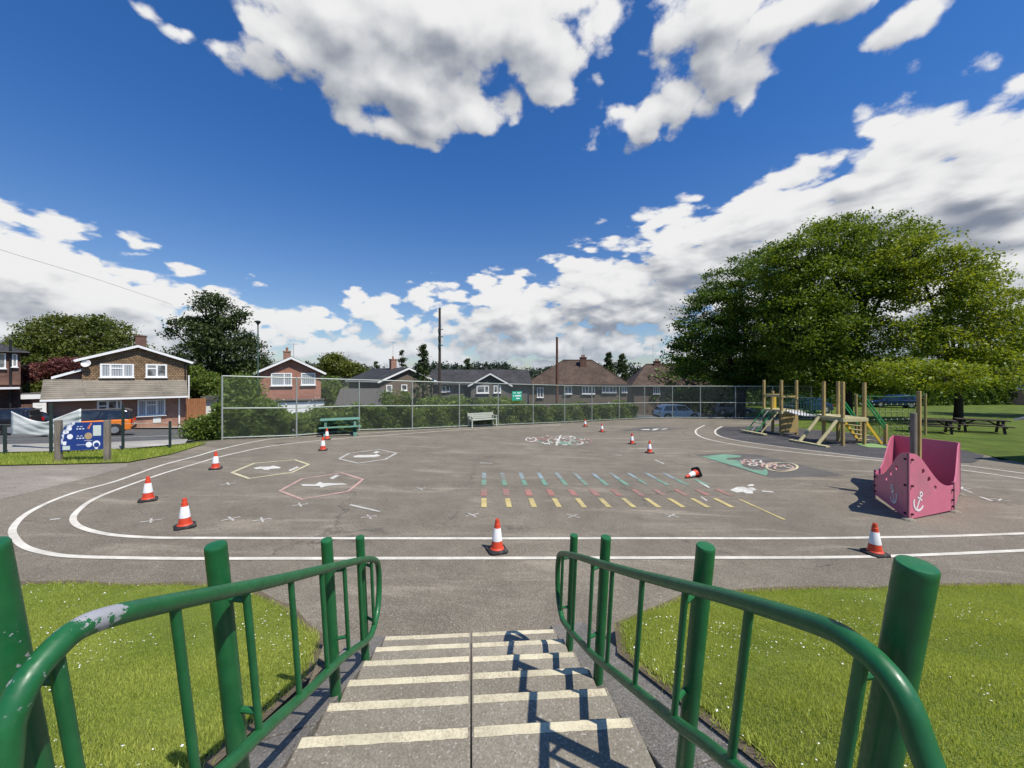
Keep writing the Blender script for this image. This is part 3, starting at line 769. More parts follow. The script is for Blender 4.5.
# ================================================================== CONES
def make_cone(name='traffic_cone'):
    root = thing(name, None, 'cone')
    mb = MB(); s = .15
    def oct_(h, z): k = .72; return [(s * h * a, s * h * b, z) for a, b in ((k, -1), (1, -k), (1, k), (k, 1), (-k, 1), (-1, k), (-1, -k), (-k, -1))]
    A, B = oct_(1, 0), oct_(1, .028); Cc = oct_(.78, .042)
    mb.add(A + B + Cc, [tuple(range(8))[::-1], tuple(range(16, 24))] + [(i, (i + 1) % 8, 8 + (i + 1) % 8, 8 + i) for i in range(8)] + [(8 + i, 8 + (i + 1) % 8, 16 + (i + 1) % 8, 16 + i) for i in range(8)])
    mb.build('base', M['cone_black'], root, bevel=.004)
    r = lambda z: .103 - (.103 - .033) * z / .46
    MB().lathe([(.112, .038), (.108, .05), (r(.06), .062), (r(.165), .165), (r(.17), .17)], 28).build('body', M['cone_red'], root, smooth=True)
    MB().lathe([(r(.165) + .0035, .166), (r(.17) + .004, .168), (r(.355) + .004, .353), (r(.36) + .0025, .356)], 28).build('reflective_sleeve', M['cone_white'], root, smooth=True)
    MB().lathe([(r(.35), .354), (r(.40), .40), (r(.405) + .004, .404), (r(.42) + .004, .418), (r(.425), .422), (r(.475), .472), (.03, .485), (.022, .49), (.02, .47)], 24).build('cone_tip', M['cone_red'], root, smooth=True)
    return root
cone0 = make_cone(); used = False
CONES = [((497, 551), .35, 'traffic cone nearest the steps, standing between the two white track lines'),
         ((875, 554), .1, 'traffic cone on the outer white line in front of the pink boat'),
         ((185, 527), .75, 'traffic cone standing inside the left bend of the track, nearest of the three there'),
         ((148, 500.5), .65, 'traffic cone beside the inner track line, leftmost of all the cones'),
         ((215.5, 469), .5, 'traffic cone by the inner track line next to the yellow hexagon'),
         ((323, 450.3), .3, 'traffic cone standing just in front of the green picnic table, the nearer of two'),
         ((327, 439.6), .3, 'traffic cone half hidden at the foot of the green picnic table'),
         ((585.2, 426.6), .2, 'farthest small traffic cone, close to the wire fence'),
         ((602, 432), .2, 'traffic cone between the painted mosaic and the far dark patch'),
         ((632, 444), .2, 'traffic cone right of the painted mosaic, left of another upright cone'),
         ((649.5, 453), .2, 'upright traffic cone just behind the fallen one')]
for (p, rz, lab) in CONES:
    o = cone0 if not used else copy_tree(cone0); used = True
    w = gp(*p); o.location = (w.x, w.y, g(w.x, w.y) + .006); o.rotation_euler = (random.uniform(-.015, .015), random.uniform(-.015, .015), rz)
    tag(o, lab, 'cone', 'traffic cones on the playground')
fc = copy_tree(cone0); w = gp(690, 477)
ax = Vector((-.86, -.45, -.17)).normalized()
Qd = ax.to_track_quat('Z', 'Y')
bp = gp(697, 477)
fc.rotation_euler = (Qd @ Quaternion((0, 0, 1), .39)).to_euler(); fc.location = (bp.x, bp.y, g(bp.x, bp.y) + .145)
tag(fc, 'fallen traffic cone lying on its side with its black base upright', 'cone', 'traffic cones on the playground')

# ================================================================== PINK BOAT
def boat():
    Pz = lambda x, y: Vector((x, y, g(x, y)))
    P0, R1, L1, R2, L2 = Vector((8.0, 7.75)), Vector((9.5, 8.27)), Vector((8.85, 9.36)), Vector((11.12, 9.55)), Vector((10.68, 10.75))
    z0 = g(9.3, 9)
    root = thing('play_boat', 'pink play boat of flat panels with white anchors and three round holes', 'play boat', (9.4, 9.1, z0))
    def panel(name, a, b, prof, holes=(), th=.022, edge=True):
        d = (b - a).normalized(); n = Vector((d.y, -d.x)); L = (b - a).length
        bm = bmesh.new(); edges = []
        def loop(pts):
            vs = [bm.verts.new((t * L, 0, z)) for t, z in pts]
            for i in range(len(vs)): edges.append(bm.edges.new((vs[i], vs[(i + 1) % len(vs)])))
        loop(prof)
        for (t, z, r) in holes: loop([(t + r * math.cos(k * math.pi / 8) / L, z + r * math.sin(k * math.pi / 8)) for k in range(16)])
        bmesh.ops.triangle_fill(bm, use_beauty=True, edges=edges)
        bmesh.ops.recalc_face_normals(bm, faces=bm.faces)
        me = bpy.data.meshes.new(name)
        Mt = Matrix(((d.x, n.x, 0, a.x), (d.y, n.y, 0, a.y), (0, 0, 1, z0), (0, 0, 0, 1)))
        bm.transform(Matrix.Translation(-root.location) @ Mt); bm.to_mesh(me); bm.free()
        o = link_mesh(name, me, M['pink'], root)
        s = o.modifiers.new('thickness', 'SOLIDIFY'); s.thickness = th; s.offset = 0
        b_ = o.modifiers.new('bevel', 'BEVEL'); b_.width = .004; b_.segments = 2; b_.limit_method = 'ANGLE'
        return o, a, d, n, L
    def curve(pts, per=6): return [(p.x, p.y) for p in smooth_path([Vector((t, z, 0)) for t, z in pts], per)]
    def bowprof(L): return [(0, .05)] + [(0, 1.36)] + curve([(.03, 1.375), (.16, 1.34), (.28, 1.23), (.4, 1.06), (.52, .89), (.66, .72), (.8, .62), (.92, .59), (1, .60)]) + [(1, .06)]
    def anchor(o, a, d, n, L, t0, z_, side):
        mb = MB()
        def W(t, z, off=.0165): q = a + d * (t0 * L + t); r = q + n * off * side; return Vector((r.x, r.y, z0 + z_ + z))
        def strip(pts, w):
            P = [Vector((p[0], p[1])) for p in pts]; vs = []
            for i in range(len(P)):
                tt = (P[min(i + 1, len(P) - 1)] - P[max(i - 1, 0)]).normalized(); nn = Vector((-tt.y, tt.x)) * w / 2
                vs += [W(*(P[i] + nn)), W(*(P[i] - nn))]
            mb.add(vs, [(2 * i, 2 * i + 1, 2 * i + 3, 2 * i + 2) for i in range(len(P) - 1)])
        ca, sa = math.cos(.48), math.sin(.48)
        rt = lambda x, y: (x * ca + y * sa, -x * sa + y * ca)
        strip([rt(0, -.16), rt(0, .13)], .036); strip([rt(-.085, .07), rt(.085, .07)], .034)
        strip([rt(.042 * math.cos(k * math.pi / 8), .17 + .042 * math.sin(k * math.pi / 8)) for k in range(17)], .028)
        strip([rt(.17 * math.cos(k), .0 + .17 * math.sin(k)) for k in [math.pi * (1.02 + .96 * i / 16) for i in range(17)]], .042)
        # stays on the panel: a sub-part
        q = mb.build('anchor_mark', M['white_plastic'], root, True); q.parent = o
        s = q.modifiers.new('thickness', 'SOLIDIFY'); s.thickness = .004; s.offset = 0
    r_ = panel('bow_panel', P0, R1, bowprof(1), [(.30, .98, .055), (.43, .80, .055), (.57, .64 - .04, .05)])
    anchor(*r_, .2, .37, 1)
    l_ = panel('bow_panel', P0, L1, bowprof(1), [(.30, .98, .055), (.46, .80, .055), (.6, .62, .05)])
    anchor(*l_, .38, .36, -1)
    sp = [(0, .05), (0, .60)] + curve([(.0, .60), (.18, .60), (.36, .68), (.55, .92), (.72, 1.16), (.86, 1.26), (1, 1.28)]) + [(1, .05)]
    panel('side_panel', R1, R2, sp); panel('side_panel', L1, L2, sp)
    panel('stern_panel', L2, R2, [(0, .05), (0, 1.27), (.03, 1.29), (.97, 1.29), (1, 1.27), (1, .05)])
    # corner posts, bolts, feet
    def bracket(p, h, r=.03):
        mb = MB(); mb.tube([(p.x, p.y, z0 + .02), (p.x, p.y, z0 + h)], r, 12); mb.build('corner_post', M['pink_edge'], root, True, True)
    bracket(P0 + Vector((-.014, -.01)), 1.4, .021); bracket(R1, .66, .026); bracket(L1, .66, .026); bracket(R2, 1.28, .026); bracket(L2, 1.28, .026)
    mb = MB()
    for a, b, hs in ((P0, R1, (.15, .72, 1.25)), (P0, L1, (.15, .72, 1.25))):
        d = (b - a).normalized(); n = Vector((d.y, -d.x)) * (1 if b is R1 else -1)
        for t in (.075, (b - a).length - .07):
            for h in hs:
                if t > 1 and h > .6: h = h * .4
                c = a + d * t; c2 = c + n * .016; c3 = c + n * .045
                mb.tube([(c2.x, c2.y, z0 + h), (c3.x, c3.y, z0 + h)], .022, 8)
    mb.build('bolt', M['bolt'], root, True)
    for p in (P0, R1, L1, R2, L2): MB().lathe([(.12, g(p.x, p.y) + .004), (.1, g(p.x, p.y) + .03), (.05, g(p.x, p.y) + .05)], 9, (p.x, p.y, 0)).build('footing', M['conc'], root, True)
    ms = Vector((9.72, 9.2))
    mb = MB(); mb.box((ms.x + .05, ms.y + .02, z0 + 1.29), (.075, .075, 2.58), .35); mb.build('mast', M['timber'], root, True, bevel=.006)
    mb = MB(); mb.tube([(ms.x - .10, ms.y - .0, z0), (ms.x - .10, ms.y - .0, z0 + 2.06)], .062, 16); mb.build('mast_stump', M['timber_grey'], root, True, True, bevel=.01)
boat()

# ================================================================== CLIMBING FRAME
def play_frame():
    e1 = Vector((1.15, .2, 0)).normalized(); e2 = Vector((-.2, 1.15, 0)).normalized()
    F = Vector((14.95, 17.35, 0)); zb = g(15.3, 18)
    root = thing('climbing_frame', 'timber climbing frame with two decks joined by a white plank bridge', 'play frame', (F.x, F.y, zb))
    W = lambda o, a, b, z: o + e1 * a + e2 * b + Vector((0, 0, zb + z))
    rz = math.atan2(e1.y, e1.x)
    s = 1.17; D = 1.27
    A = F + e2 * 3.62 + e1 * .40                   # front corner of the far tower
    def post(o, a, b, h, w=.115, z0=-.2, m='timber'):
        c = W(o, a, b, (h + z0) / 2); MB().box(c, (w, w, h - z0), rz).build('post', M[m], root, True, bevel=.012)
    # near tower
    for a, b, h in ((0, 0, 2.9), (s, 0, 2.86), (.08, s * .82, 2.9), (s * .98, s, 2.9)): post(F, a, b, h)
    def deck(o, z):
        for k in range(8):
            mb = MB(); mb.box(W(o, s * (k + .5) / 8, s / 2, z), (s / 8 - .008, s + .16, .04), rz); mb.build('deck_board', M['timber_pale'], root, True, bevel=.004)
        mb = MB()
        for a, b, dx, dy in ((s / 2, -.08, s + .2, .045), (s / 2, s + .08, s + .2, .045)): mb.box(W(o, a, b, z - .1), (dx, dy, .16), rz)
        for a, b, dx, dy in ((-.08, s / 2, .045, s + .11), (s + .08, s / 2, .045, s + .11)): mb.box(W(o, a, b, z - .1), (dx, dy, .16), rz)
        mb.build('deck_frame', M['timber_pale'], root, True, bevel=.006)
    deck(F, D)
    # log ramp
    for b in (.16, s - .12):
        MB().tube([W(F, -.1, b, D - .08), W(F, -.55, b, D * .55), W(F, -1.18, b, .06)], .075, 14).build('ramp_log', M['timber_pale'], root, True, True)
    MB().box(W(F, -1.2, s / 2, .05), (.22, s + .7, .09), rz).build('ramp_foot', M['timber_pale'], root, True, bevel=.02)
    # stairs away to the right
    for b in (.07, s - .07):
        MB().prism([W(F, s + .08, b, D - .02), W(F, s + .08, b, D - .24), W(F, s + 1.0, b, .0), W(F, s + 1.16, b, .0)], e2 * -.022, e2 * .022).build('stair_string', M['yellow'], root, True, bevel=.004)
    for k in range(5):
        z = D * (k + .6) / 5.6; a = s + .08 + .98 * (1 - z / D)
        MB().box(W(F, a, s / 2, z - .02), (.2, s - .2, .035), rz).build('stair_tread', M['timber_pale'], root, True, bevel=.005)
    for b in (.02, s - .02):
        post(F, s + 1.22, b, .92, .12)
        for dz in (.98, .78): MB().bar(W(F, s + .04, b, D + dz - .02), W(F, s + 1.2, b, dz - .08), .045, .07).build('handrail', M['green_bar'], root, True, bevel=.01)
    # far tower
    for a, b, h in ((0, 0, 2.93), (s * .82, 0, 2.93), (0, s, 2.93), (s * .95, s, 2.6), (s * .5, s, 2.3)): post(A, a, b, h)
    deck(A, D)
    mb = MB()
    mb.bar(W(A, 0, .02, 2.06), W(A, 0, s, 2.06), .05, .13); mb.build('guard_rail', M['timber_pale'], root, True, bevel=.006)
    MB().bar(W(A, 0, s, 2.06), W(A, s, s, 2.06), .05, .13).build('guard_rail', M['timber'], root, True, bevel=.006)
    MB().bar(W(A, .0, 0, 2.03), W(A, s * .85, 0, 2.03), .05, .1).build('guard_rail', M['timber'], root, True, bevel=.006)
    MB().box(W(A, s * .42, -.06, .62), (s * .8, .03, 1.12), rz).build('kick_board', M['timber'], root, True, bevel=.005)
    MB().box(W(A, 0, .66, 1.7), (.03, .1, .85), rz).build('guard_post', M['timber'], root, True)
    MB().box(W(A, s * .55, s - .04, 1.68), (.25, .03, .8), rz).build('guard_board', M['yellow'], root, True)
    # sloping bars down to the left
    for b, m in ((.08, 'timber_pale'), (.42, 'rope'), (.75, 'galv'), (1.08, 'rope')):
        MB().tube([W(A, -.06, b, D), W(A, -1.22, b, .04)], .03 if m != 'galv' else .024, 10).build('slide_bar', M['timber_pale' if m == 'timber_pale' else ('green_bar' if m == 'rope' else 'galv')], root, True, True)
    MB().box(W(A, -1.24, s / 2, .03), (.24, s + .5, .07), rz).build('ramp_foot', M['white_worn'] if False else M['timber_pale'], root, True, bevel=.015)
    for k in range(4):
        t = (k + 1) / 5; MB().tube([W(A, -.06 - 1.16 * t, .08, D * (1 - t)), W(A, -.06 - 1.16 * t, 1.08, D * (1 - t))], .016, 8).build('slide_rung', M['green_bar'], root, True, True)
    # bridge between the decks
    p0 = W(A, s * .42, -.1, D + .02); p1 = W(F, s * .55, s + .1, D + .02); n = 15
    for k in range(n):
        t = (k + .5) / n; c = p0.lerp(p1, t); c.z -= .16 * math.sin(math.pi * t)
        MB().box(c, (.82, (p1 - p0).length / n * .72, .045), rz + .04).build('bridge_plank', M['white_plastic'], root, True, bevel=.006)
    for sd in (-.45, .45):
        P = []
        for k in range(13):
            t = k / 12; c = p0.lerp(p1, t); c.z += .84 - .22 * math.sin(math.pi * t); P.append(c + e1 * sd)
        MB().tube(P, .022, 8).build('bridge_rope', M['rope'], root, True, True)
        mb = MB()
        for k in range(1, 12):
            t = k / 12; q = p0.lerp(p1, t) + e1 * sd; q.z -= .16 * math.sin(math.pi * t)
            mb.tube([P[k], q], .018, 6)
        mb.build('bridge_hanger', M['rope'], root, True)
play_frame()

def rope_net():
    zb = g(20, 20); a = Vector((18.1, 20.2, 0)); b = Vector((22.6, 21.0, 0)); d = (b - a)
    root = thing('rope_net', 'green rope climbing net with pale knots behind the pink boat', 'climbing net', (a.x, a.y, zb))
    W = lambda t, z: a + d * t + Vector((0, 0, zb + z))
    for t in (0, 1): MB().tube([W(t, -.2), W(t, 2.25)], .06, 12).build('net_post', M['timber'], root, True, True)
    MB().tube([W(0, 2.15), W(.5, 2.08), W(1, 2.15)], .03, 8).build('top_rope', M['rope'], root, True, True)
    for k in range(1, 12):
        t = k / 12; MB().tube([W(t, 2.1), W(t, .05)], .01, 6).build('net_rope', M['rope'], root, True)
    for z in (1.7, 1.3, .9, .5, .1): MB().tube([W(0, z), W(.5, z - .04), W(1, z)], .01, 6).build('net_rope', M['rope'], root, True)
    mb = MB()
    for k in range(1, 12):
        for z in (1.7, 1.3, .9, .5, .1): mb.lathe([(.012, -.035), (.034, -.02), (.034, .02), (.012, .035)], 6, W(k / 12, z - .02))
    mb.build('knot', M['timber_pale'], root, True)
rope_net()
w = [gxy(855, 444), gxy(872, 443), gxy(893, 448.5), gxy(868, 447.5)]
mb = MB(); sheet(mb, w, .02); o = tag(mb.build('rubber_mat', M['green_mat']), 'light green rubber mat on the dark surface at the foot of the play stairs', 'mat')
s_ = o.modifiers.new('t', 'SOLIDIFY'); s_.thickness = .012; s_.offset = -1

# ================================================================== WIRE FENCE
FH = 2.68
def fence():
    P = [Vector((x, y, g(x, y))) for x, y in FENCE_XY]
    root = thing('wire_fence', 'tall galvanised chain-link fence with a middle rail curving round the far side of the playground', 'fence', P[0])
    for p in P: MB().tube([p + Vector((0, 0, -.1)), p + Vector((0, 0, FH))], .034, 10).build('fence_post', M['galv'], root, True, True)
    for nm, z, r in (('top_rail', FH - .03, .03), ('middle_rail', FH * .49, .028), ('bottom_rail', .09, .026)):
        MB().tube([p + Vector((0, 0, z)) for p in P], r, 8).build(nm, M['galv'], root, True, True)
    for i in range(len(P) - 1):
        a, b = P[i], P[i + 1]; d = (b - a); L = Vector((d.x, d.y)).length; nrm = Vector((d.y, -d.x, 0)).normalized()
        mb = MB(); H0, H1 = .1, FH - .04; hh = H1 - H0; sp = .075
        for sg in (1, -1):
            k = -hh
            while k < L + hh:
                # wire from (k,H0) to (k+sg*hh,H1) clipped to 0..L
                x0, x1 = k, k + sg * hh; t0, t1 = 0., 1.
                for lim, s in ((0, 1), (L, -1)):
                    f0, f1 = s * (x0 - lim), s * (x1 - lim)
                    if f0 < 0 and f1 < 0: t0 = 2; break
                    if f0 < 0: t0 = max(t0, f0 / (f0 - f1))
                    elif f1 < 0: t1 = min(t1, f0 / (f0 - f1))
                if t1 - t0 > .01:
                    q = []
                    for t in (t0, t1):
                        x = x0 + (x1 - x0) * t; q.append(a + d * (x / L) + Vector((0, 0, H0 + hh * t)) + nrm * (.0022 * sg))
                    mb.tube(q, .0022, 3, cap=False)
                k += sp * 1.414
        mb.build('mesh_panel', M['wire'], root, True)
fence()
# green notice on the fence
def notice():
    a = at(512, 400.5, 24.55); b = at(521.6, 391, 24.9)
    d = Vector((b.x - a.x, b.y - a.y, 0)); L = d.length; d.normalize(); nrm = Vector((d.y, -d.x, 0)); rz = math.atan2(d.y, d.x)
    f = Vector((a.x, a.y - .12, 0))
    root = thing('notice', 'small green notice with white print hung on the wire fence', 'sign', (f.x, f.y, a.z))
    h = b.z - a.z
    MB().box(f + d * L / 2 + Vector((0, 0, (a.z + b.z) / 2)), (L, .012, h), rz).build('notice_board', M['sign_green'], root, True)
    mb = MB()
    for x, z, w_, hh in ((.25, .82, .3, .06), (.68, .8, .26, .09), (.92, .84, .1, .06), (.17, .5, .1, .12), (.62, .5, .6, .11), (.6, .22, .36, .1)):
        mb.box(f + d * L * x + Vector((0, 0, a.z + h * z)) + nrm * .008, (L * w_, .006, h * hh), rz)
    mb.build('notice_print', M['sign_white'], root, True)
notice()

# ================================================================== INFORMATION BOARD, BANNER
def info_board():
    pl = gp(58.5, 463.4); pr = gp(107.3, 462); d = Vector((pr.x - pl.x, pr.y - pl.y, 0)); L = d.length; d.normalize(); n = Vector((d.y, -d.x, 0))
    rz = math.atan2(d.y, d.x)
    root = thing('information_board', 'blue information board between two timber posts on the verge', 'sign board', pl)
    z0 = pl.z; H = 1.24
    for p in (pl, pr):
        MB().box((p.x, p.y, p.z + H / 2 - .1), (.13, .12, H + .2), rz).build('post', M['timber_grey'], root, True, bevel=.012)
        MB().lathe([(.2, p.z), (.16, p.z + .03), (.09, p.z + .05)], 10, (p.x, p.y, 0)).build('footing', M['conc'], root, True)
    W = lambda s, z, off=.03: pl + d * (.07 + s * (L - .14)) + n * off + Vector((0, 0, z))
    zb, zt = .36, 1.16
    # board with a rounded upper left corner
    poly = [W(0, zb), W(1, zb), W(1, zt), W(.3, zt)] + [W(.3 - .3 * math.sin(k * math.pi / 16), zt - .44 * (1 - math.cos(k * math.pi / 16))) for k in range(1, 8)] + [W(0, zt - .46)]
    bd = MB().prism(poly, n * -.015, n * .015).build('board', M['blue_board'], root, True)
    Z = lambda t: zb + t * (zt - zb)
    def add(name, m, quads=(), discs=()):
        mb = MB()
        for (s0, t0, s1, t1) in quads: mb.prism([W(s0, Z(t0)), W(s1, Z(t0)), W(s1, Z(t1)), W(s0, Z(t1))], n * .016, n * .019)
        for (s, t, r) in discs: mb.prism([W(s + r / L * math.cos(k * math.pi / 8), Z(t) + r * math.sin(k * math.pi / 8)) for k in range(16)], n * .016, n * .02)
        o = mb.build(name, M[m], root, True); o.parent = bd; return o
    # arched white lettering: short strokes following the curved corner
    mb = MB()
    for i in range(14):
        a = math.pi / 2 * (i / 13) * 1.02; s_c = .31 - .27 * math.sin(a); z_c = zt - .05 - .5 * (1 - math.cos(a))
        for q in range(3):
            ss = s_c + random.uniform(-.012, .012); zz = z_c + random.uniform(-.035, .05)
            mb.prism([W(ss - .012, zz - .03), W(ss + .014, zz - .02), W(ss + .014, zz + .025), W(ss - .01, zz + .02)], n * .016, n * .021)
    o = mb.build('arched_lettering', M['sign_white'], root, True); o.parent = bd
    add('printed_rows', 'sign_white', [(s, t, s + w_, t + .035) for t in (.75, .41) for s, w_ in ((.37, .035), (.43, .05), (.51, .04))] + [(s, t, s + .05, t + .02) for t in (.84, .5) for s in (.38, .46)] + [(.37, .185, .66, .195), (.55, .33, .74, .34), (.03, .27, .14, .33), (.06, .2, .13, .27)],
        [(.22, .5, .075), (.21, .79, .06), (.1, .66, .05), (.15, .67, .05), (.66, .19, .08), (.84, .2, .1), (.84, .07, .045)])
    add('white_arc', 'blue_board', [], [(.845, .165, .07)]).location.xy += (n * .003).xy
    add('notice_sheet', 'sign_pale', [(.76, .5, .95, .88), (.05, .03, .22, .17)])
    add('badge', 'sign_tan', [], [(.65, .5, .1)])
    add('orange_flash', 'sign_orange', [(.63, .76, .68, .83), (.66, .83, .7, .9), (.69, .9, .73, .97)])
info_board()

def banner():
    # low mesh railing with dark posts along the verge, and a sagging white banner tied to it
    P = [gp(-60, 456), gp(5, 455.6), gp(51, 454.9), gp(123, 452.3), gp(170, 449.6)]
    root = thing('roadside_railing', 'low wire railing with dark green posts along the verge', 'railing', P[0])
    for p, h in zip(P, (1.3, .9, 1.62, 1.6, 1.0)):
        MB().box((p.x, p.y, p.z + h / 2), (.06, .06, h), .3).build('post', M['metal_dark'], root, True, bevel=.004)
    for z in (.95, .5): MB().tube([p + Vector((0, 0, z)) for p in P], .006, 6).build('line_wire', M['wire'], root, True)
    tl, tr, ml, mr, bl, br = [(px_, py_) for px_, py_ in ((10.5, 411), (81, 408.5), (12, 428), (60, 424), (13.5, 435.4), (56, 435.2))]
    n = 24; m = 10; vs = []
    for i in range(n + 1):
        t = i / n
        for j in range(m + 1):
            q = j / m
            top = 411 + 9.5 * math.sin(math.pi * min(t / .72, 1) * .5) * (1 if t < .72 else 1) - (max(0, t - .5) / .5) ** 1.3 * 12
            if t < .5: top = 411 + 11 * math.sin(t * math.pi)
            else: top = 422 - (t - .5) / .5 * 13.5
            bot = 435.4 - max(0, t - .62) / .38 * 12.5
            X = 11 + 70 * t; Y = 12.62 - .25 * t + .02 * math.sin(q * 6 + t * 9) + .012 * math.sin((q - t) * 17)
            p = at(X, top + (bot - top) * q, Y); vs.append(p)
    fs = [(i * (m + 1) + j, i * (m + 1) + j + 1, (i + 1) * (m + 1) + j + 1, (i + 1) * (m + 1) + j) for i in range(n) for j in range(m)]
    mb = MB(); mb.add(vs, fs); o = mb.build('banner', M['banner'], None, smooth=True)
    tag(o, 'creased white banner hanging from the dark post beside the blue board', 'banner')
    s = o.modifiers.new('t', 'SOLIDIFY'); s.thickness = .004
banner()

# ================================================================== SEATS AND TABLES
def picnic_table(name, label, loc, rz, L, top_m, leg_m, cat='picnic table', feet=True, group=None):
    root = thing(name, label, cat, loc, rz, group)
    for k in range(5): MB().box((0, -.34 + .17 * k, .74), (L, .155, .045)).build('table_board', M[top_m], root, bevel=.006)
    for s in (-1, 1):
        for k in range(2): MB().box((0, s * (.62 + .15 * k), .44), (L * 1.03, .14, .045)).build('seat_board', M[top_m if s < 0 else leg_m], root, bevel=.006)
        fr = MB(); x = s * L * .36
        fr.bar((x, -.3, .72), (x, -.66, .02), .06, .11, (1, 0, 0)); fr.bar((x, .3, .72), (x, .66, .02), .06, .11, (1, 0, 0))
        fr.box((x + .05, 0, .40), (.05, 1.5, .1)); fr.box((x + .05, 0, .69), (.05, .78, .08)); fr.bar((x, 0, .4), (x - s * .5, 0, .7), .05, .08)
        fr.build('end_frame', M[leg_m], root, bevel=.004)
        if feet:
            for q in (-1, 1): MB().box((x, q * .68, .06), (.16, .16, .2)).build('foot_block', M['table_top'], root, bevel=.01)
    return root
pt = gp(333, 436.5); pz = g(pt.x, pt.y)
tb = picnic_table('picnic_table', 'dark green picnic table with attached seats in front of the wire fence', (pt.x + .02, pt.y + .72, g(pt.x, pt.y + .7)), R(24), 1.75, 'table_top', 'table_green')
for ch in tb.children:
    if ch.name.startswith(('table_board', 'seat_board')) and ch.location.length >= 0: pass
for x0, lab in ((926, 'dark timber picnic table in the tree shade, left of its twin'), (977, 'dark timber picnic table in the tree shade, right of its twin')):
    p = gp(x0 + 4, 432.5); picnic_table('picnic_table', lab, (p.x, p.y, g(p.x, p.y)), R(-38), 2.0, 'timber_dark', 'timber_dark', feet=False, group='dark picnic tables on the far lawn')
def bench():
    a = gp(471.5, 427.8); b = gp(497.5, 426.8); d = Vector((b.x - a.x, b.y - a.y, 0)); L = d.length; rz = math.atan2(d.y, d.x)
    root = thing('park_bench', 'grey white slatted park bench against the wire fence', 'bench', (a.x + d.x / 2, a.y + d.y / 2, g(a.x, a.y)), rz)
    for k in range(4): MB().box((0, .06 + .12 * k, .43), (L, .1, .035)).build('seat_slat', M['bench_white'], root, bevel=.005)
    for k in range(3): MB().box((0, .52 + .03 * k, .52 + .115 * k), (L, .03, .105), rot=Matrix.Rotation(-.2, 3, 'X')).build('back_slat', M['bench_white'], root, bevel=.005)
    for s in (-1, 1):
        mb = MB(); x = s * (L / 2 - .06)
        mb.box((x, .05, .31), (.07, .08, .62)); mb.bar((x, .5, 0), (x, .6, .82), .07, .08, (1, 0, 0)); mb.box((x, .27, .62), (.08, .6, .05)); mb.box((x, .27, .38), (.06, .5, .06))
        mb.build('end_frame', M['bench_white'], root, bevel=.005)
bench()

# ================================================================== POLES, LAMP POST, CABLE
def lamp_post():
    Y = 31; x = (258 - CX) / FPX * Y; z0 = g(x, Y); zt = CAMZ + (376 - 321.5) / FPX * Y
    root = thing('street_lamp', 'slim green street lamp rising behind the wire fence beside the conifer', 'street lamp', (x, Y, z0))
    H = zt - z0
    MB().tube([(0, 0, 0), (0, 0, 1.4), (0, 0, 1.45), (0, 0, H - .25)], [.09, .09, .06, .045], 12).build('pole', M['lamp_green'], root, smooth=True)
    MB().lathe([(.05, H - .3), (.09, H - .2), (.2, H - .06), (.21, H), (.1, H + .07), (.02, H + .09)], 14).build('lamp_head', M['metal_dark'], root, smooth=True)
lamp_post()
def pole(px_, top, Y, r, m, lab, fittings=()):
    x = (px_ - CX) / FPX * Y; z0 = g(x, Y); zt = CAMZ + (376 - top) / FPX * Y
    root = thing('telegraph_pole', lab, 'pole', (x, Y, z0)); H = zt - z0
    MB().tube([(0, 0, -.3), (0, 0, H)], [r * 1.15, r * .8], 12).build('shaft', M[m], root, smooth=True)
    for py_ in fittings:
        z = CAMZ + (376 - py_) / FPX * Y - z0
        mb = MB(); mb.box((0, -.1, z), (.3, .3, .55)); mb.box((.22, 0, z + .2), (.35, .1, .1)); mb.build('fitting', M['metal_dark'], root, bevel=.02)
pole(439.7, 308, 46, .17, 'timber_dark', 'tall dark telegraph pole with fittings between the bungalows', (331, 338.5, 347))
pole(557, 337, 48, .17, 'timber_red', 'shorter red brown telegraph pole in front of the wide hipped roof')
a = at(-80, 220, 24); b = at(0, 249.5, 26); c = at(90, 277, 31); d_ = at(172, 304.5, 38)
tag(MB().tube(smooth_path([a, b, c, d_], 10), .011, 6).build('overhead_cable', M['black_trim'], None, smooth=True), 'thin dark overhead cable crossing the sky above the tile hung house', 'cable')

# ================================================================== PLAYHOUSE AT THE RIGHT EDGE
def playhouse():
    c = Vector((19.65, 13.0)); z0 = g(c.x, c.y)
    root = thing('playhouse', 'play shelter with a white roof, its corner just showing at the right edge', 'playhouse', (c.x, c.y, z0), .2)
    for x in (-.4, 1.2):
        for y in (-.8, .8): MB().box((x, y, .7), (.1, .1, 1.5)).build('post', M['timber'], root, bevel=.008)
    for s in (-1, 1): MB().prism([(-1.55, s * 1.05, 1.45), (1.5, s * 1.05, 1.45), (1.5, 0, 2.0), (-1.3, 0, 2.0)], (0, 0, 0), (0, 0, .05)).build('roof_panel', M['white_plastic'], root)
    MB().box((.85, 0, .6), (.03, 1.5, .8)).build('wall_panel', M['pink'], root)
playhouse()

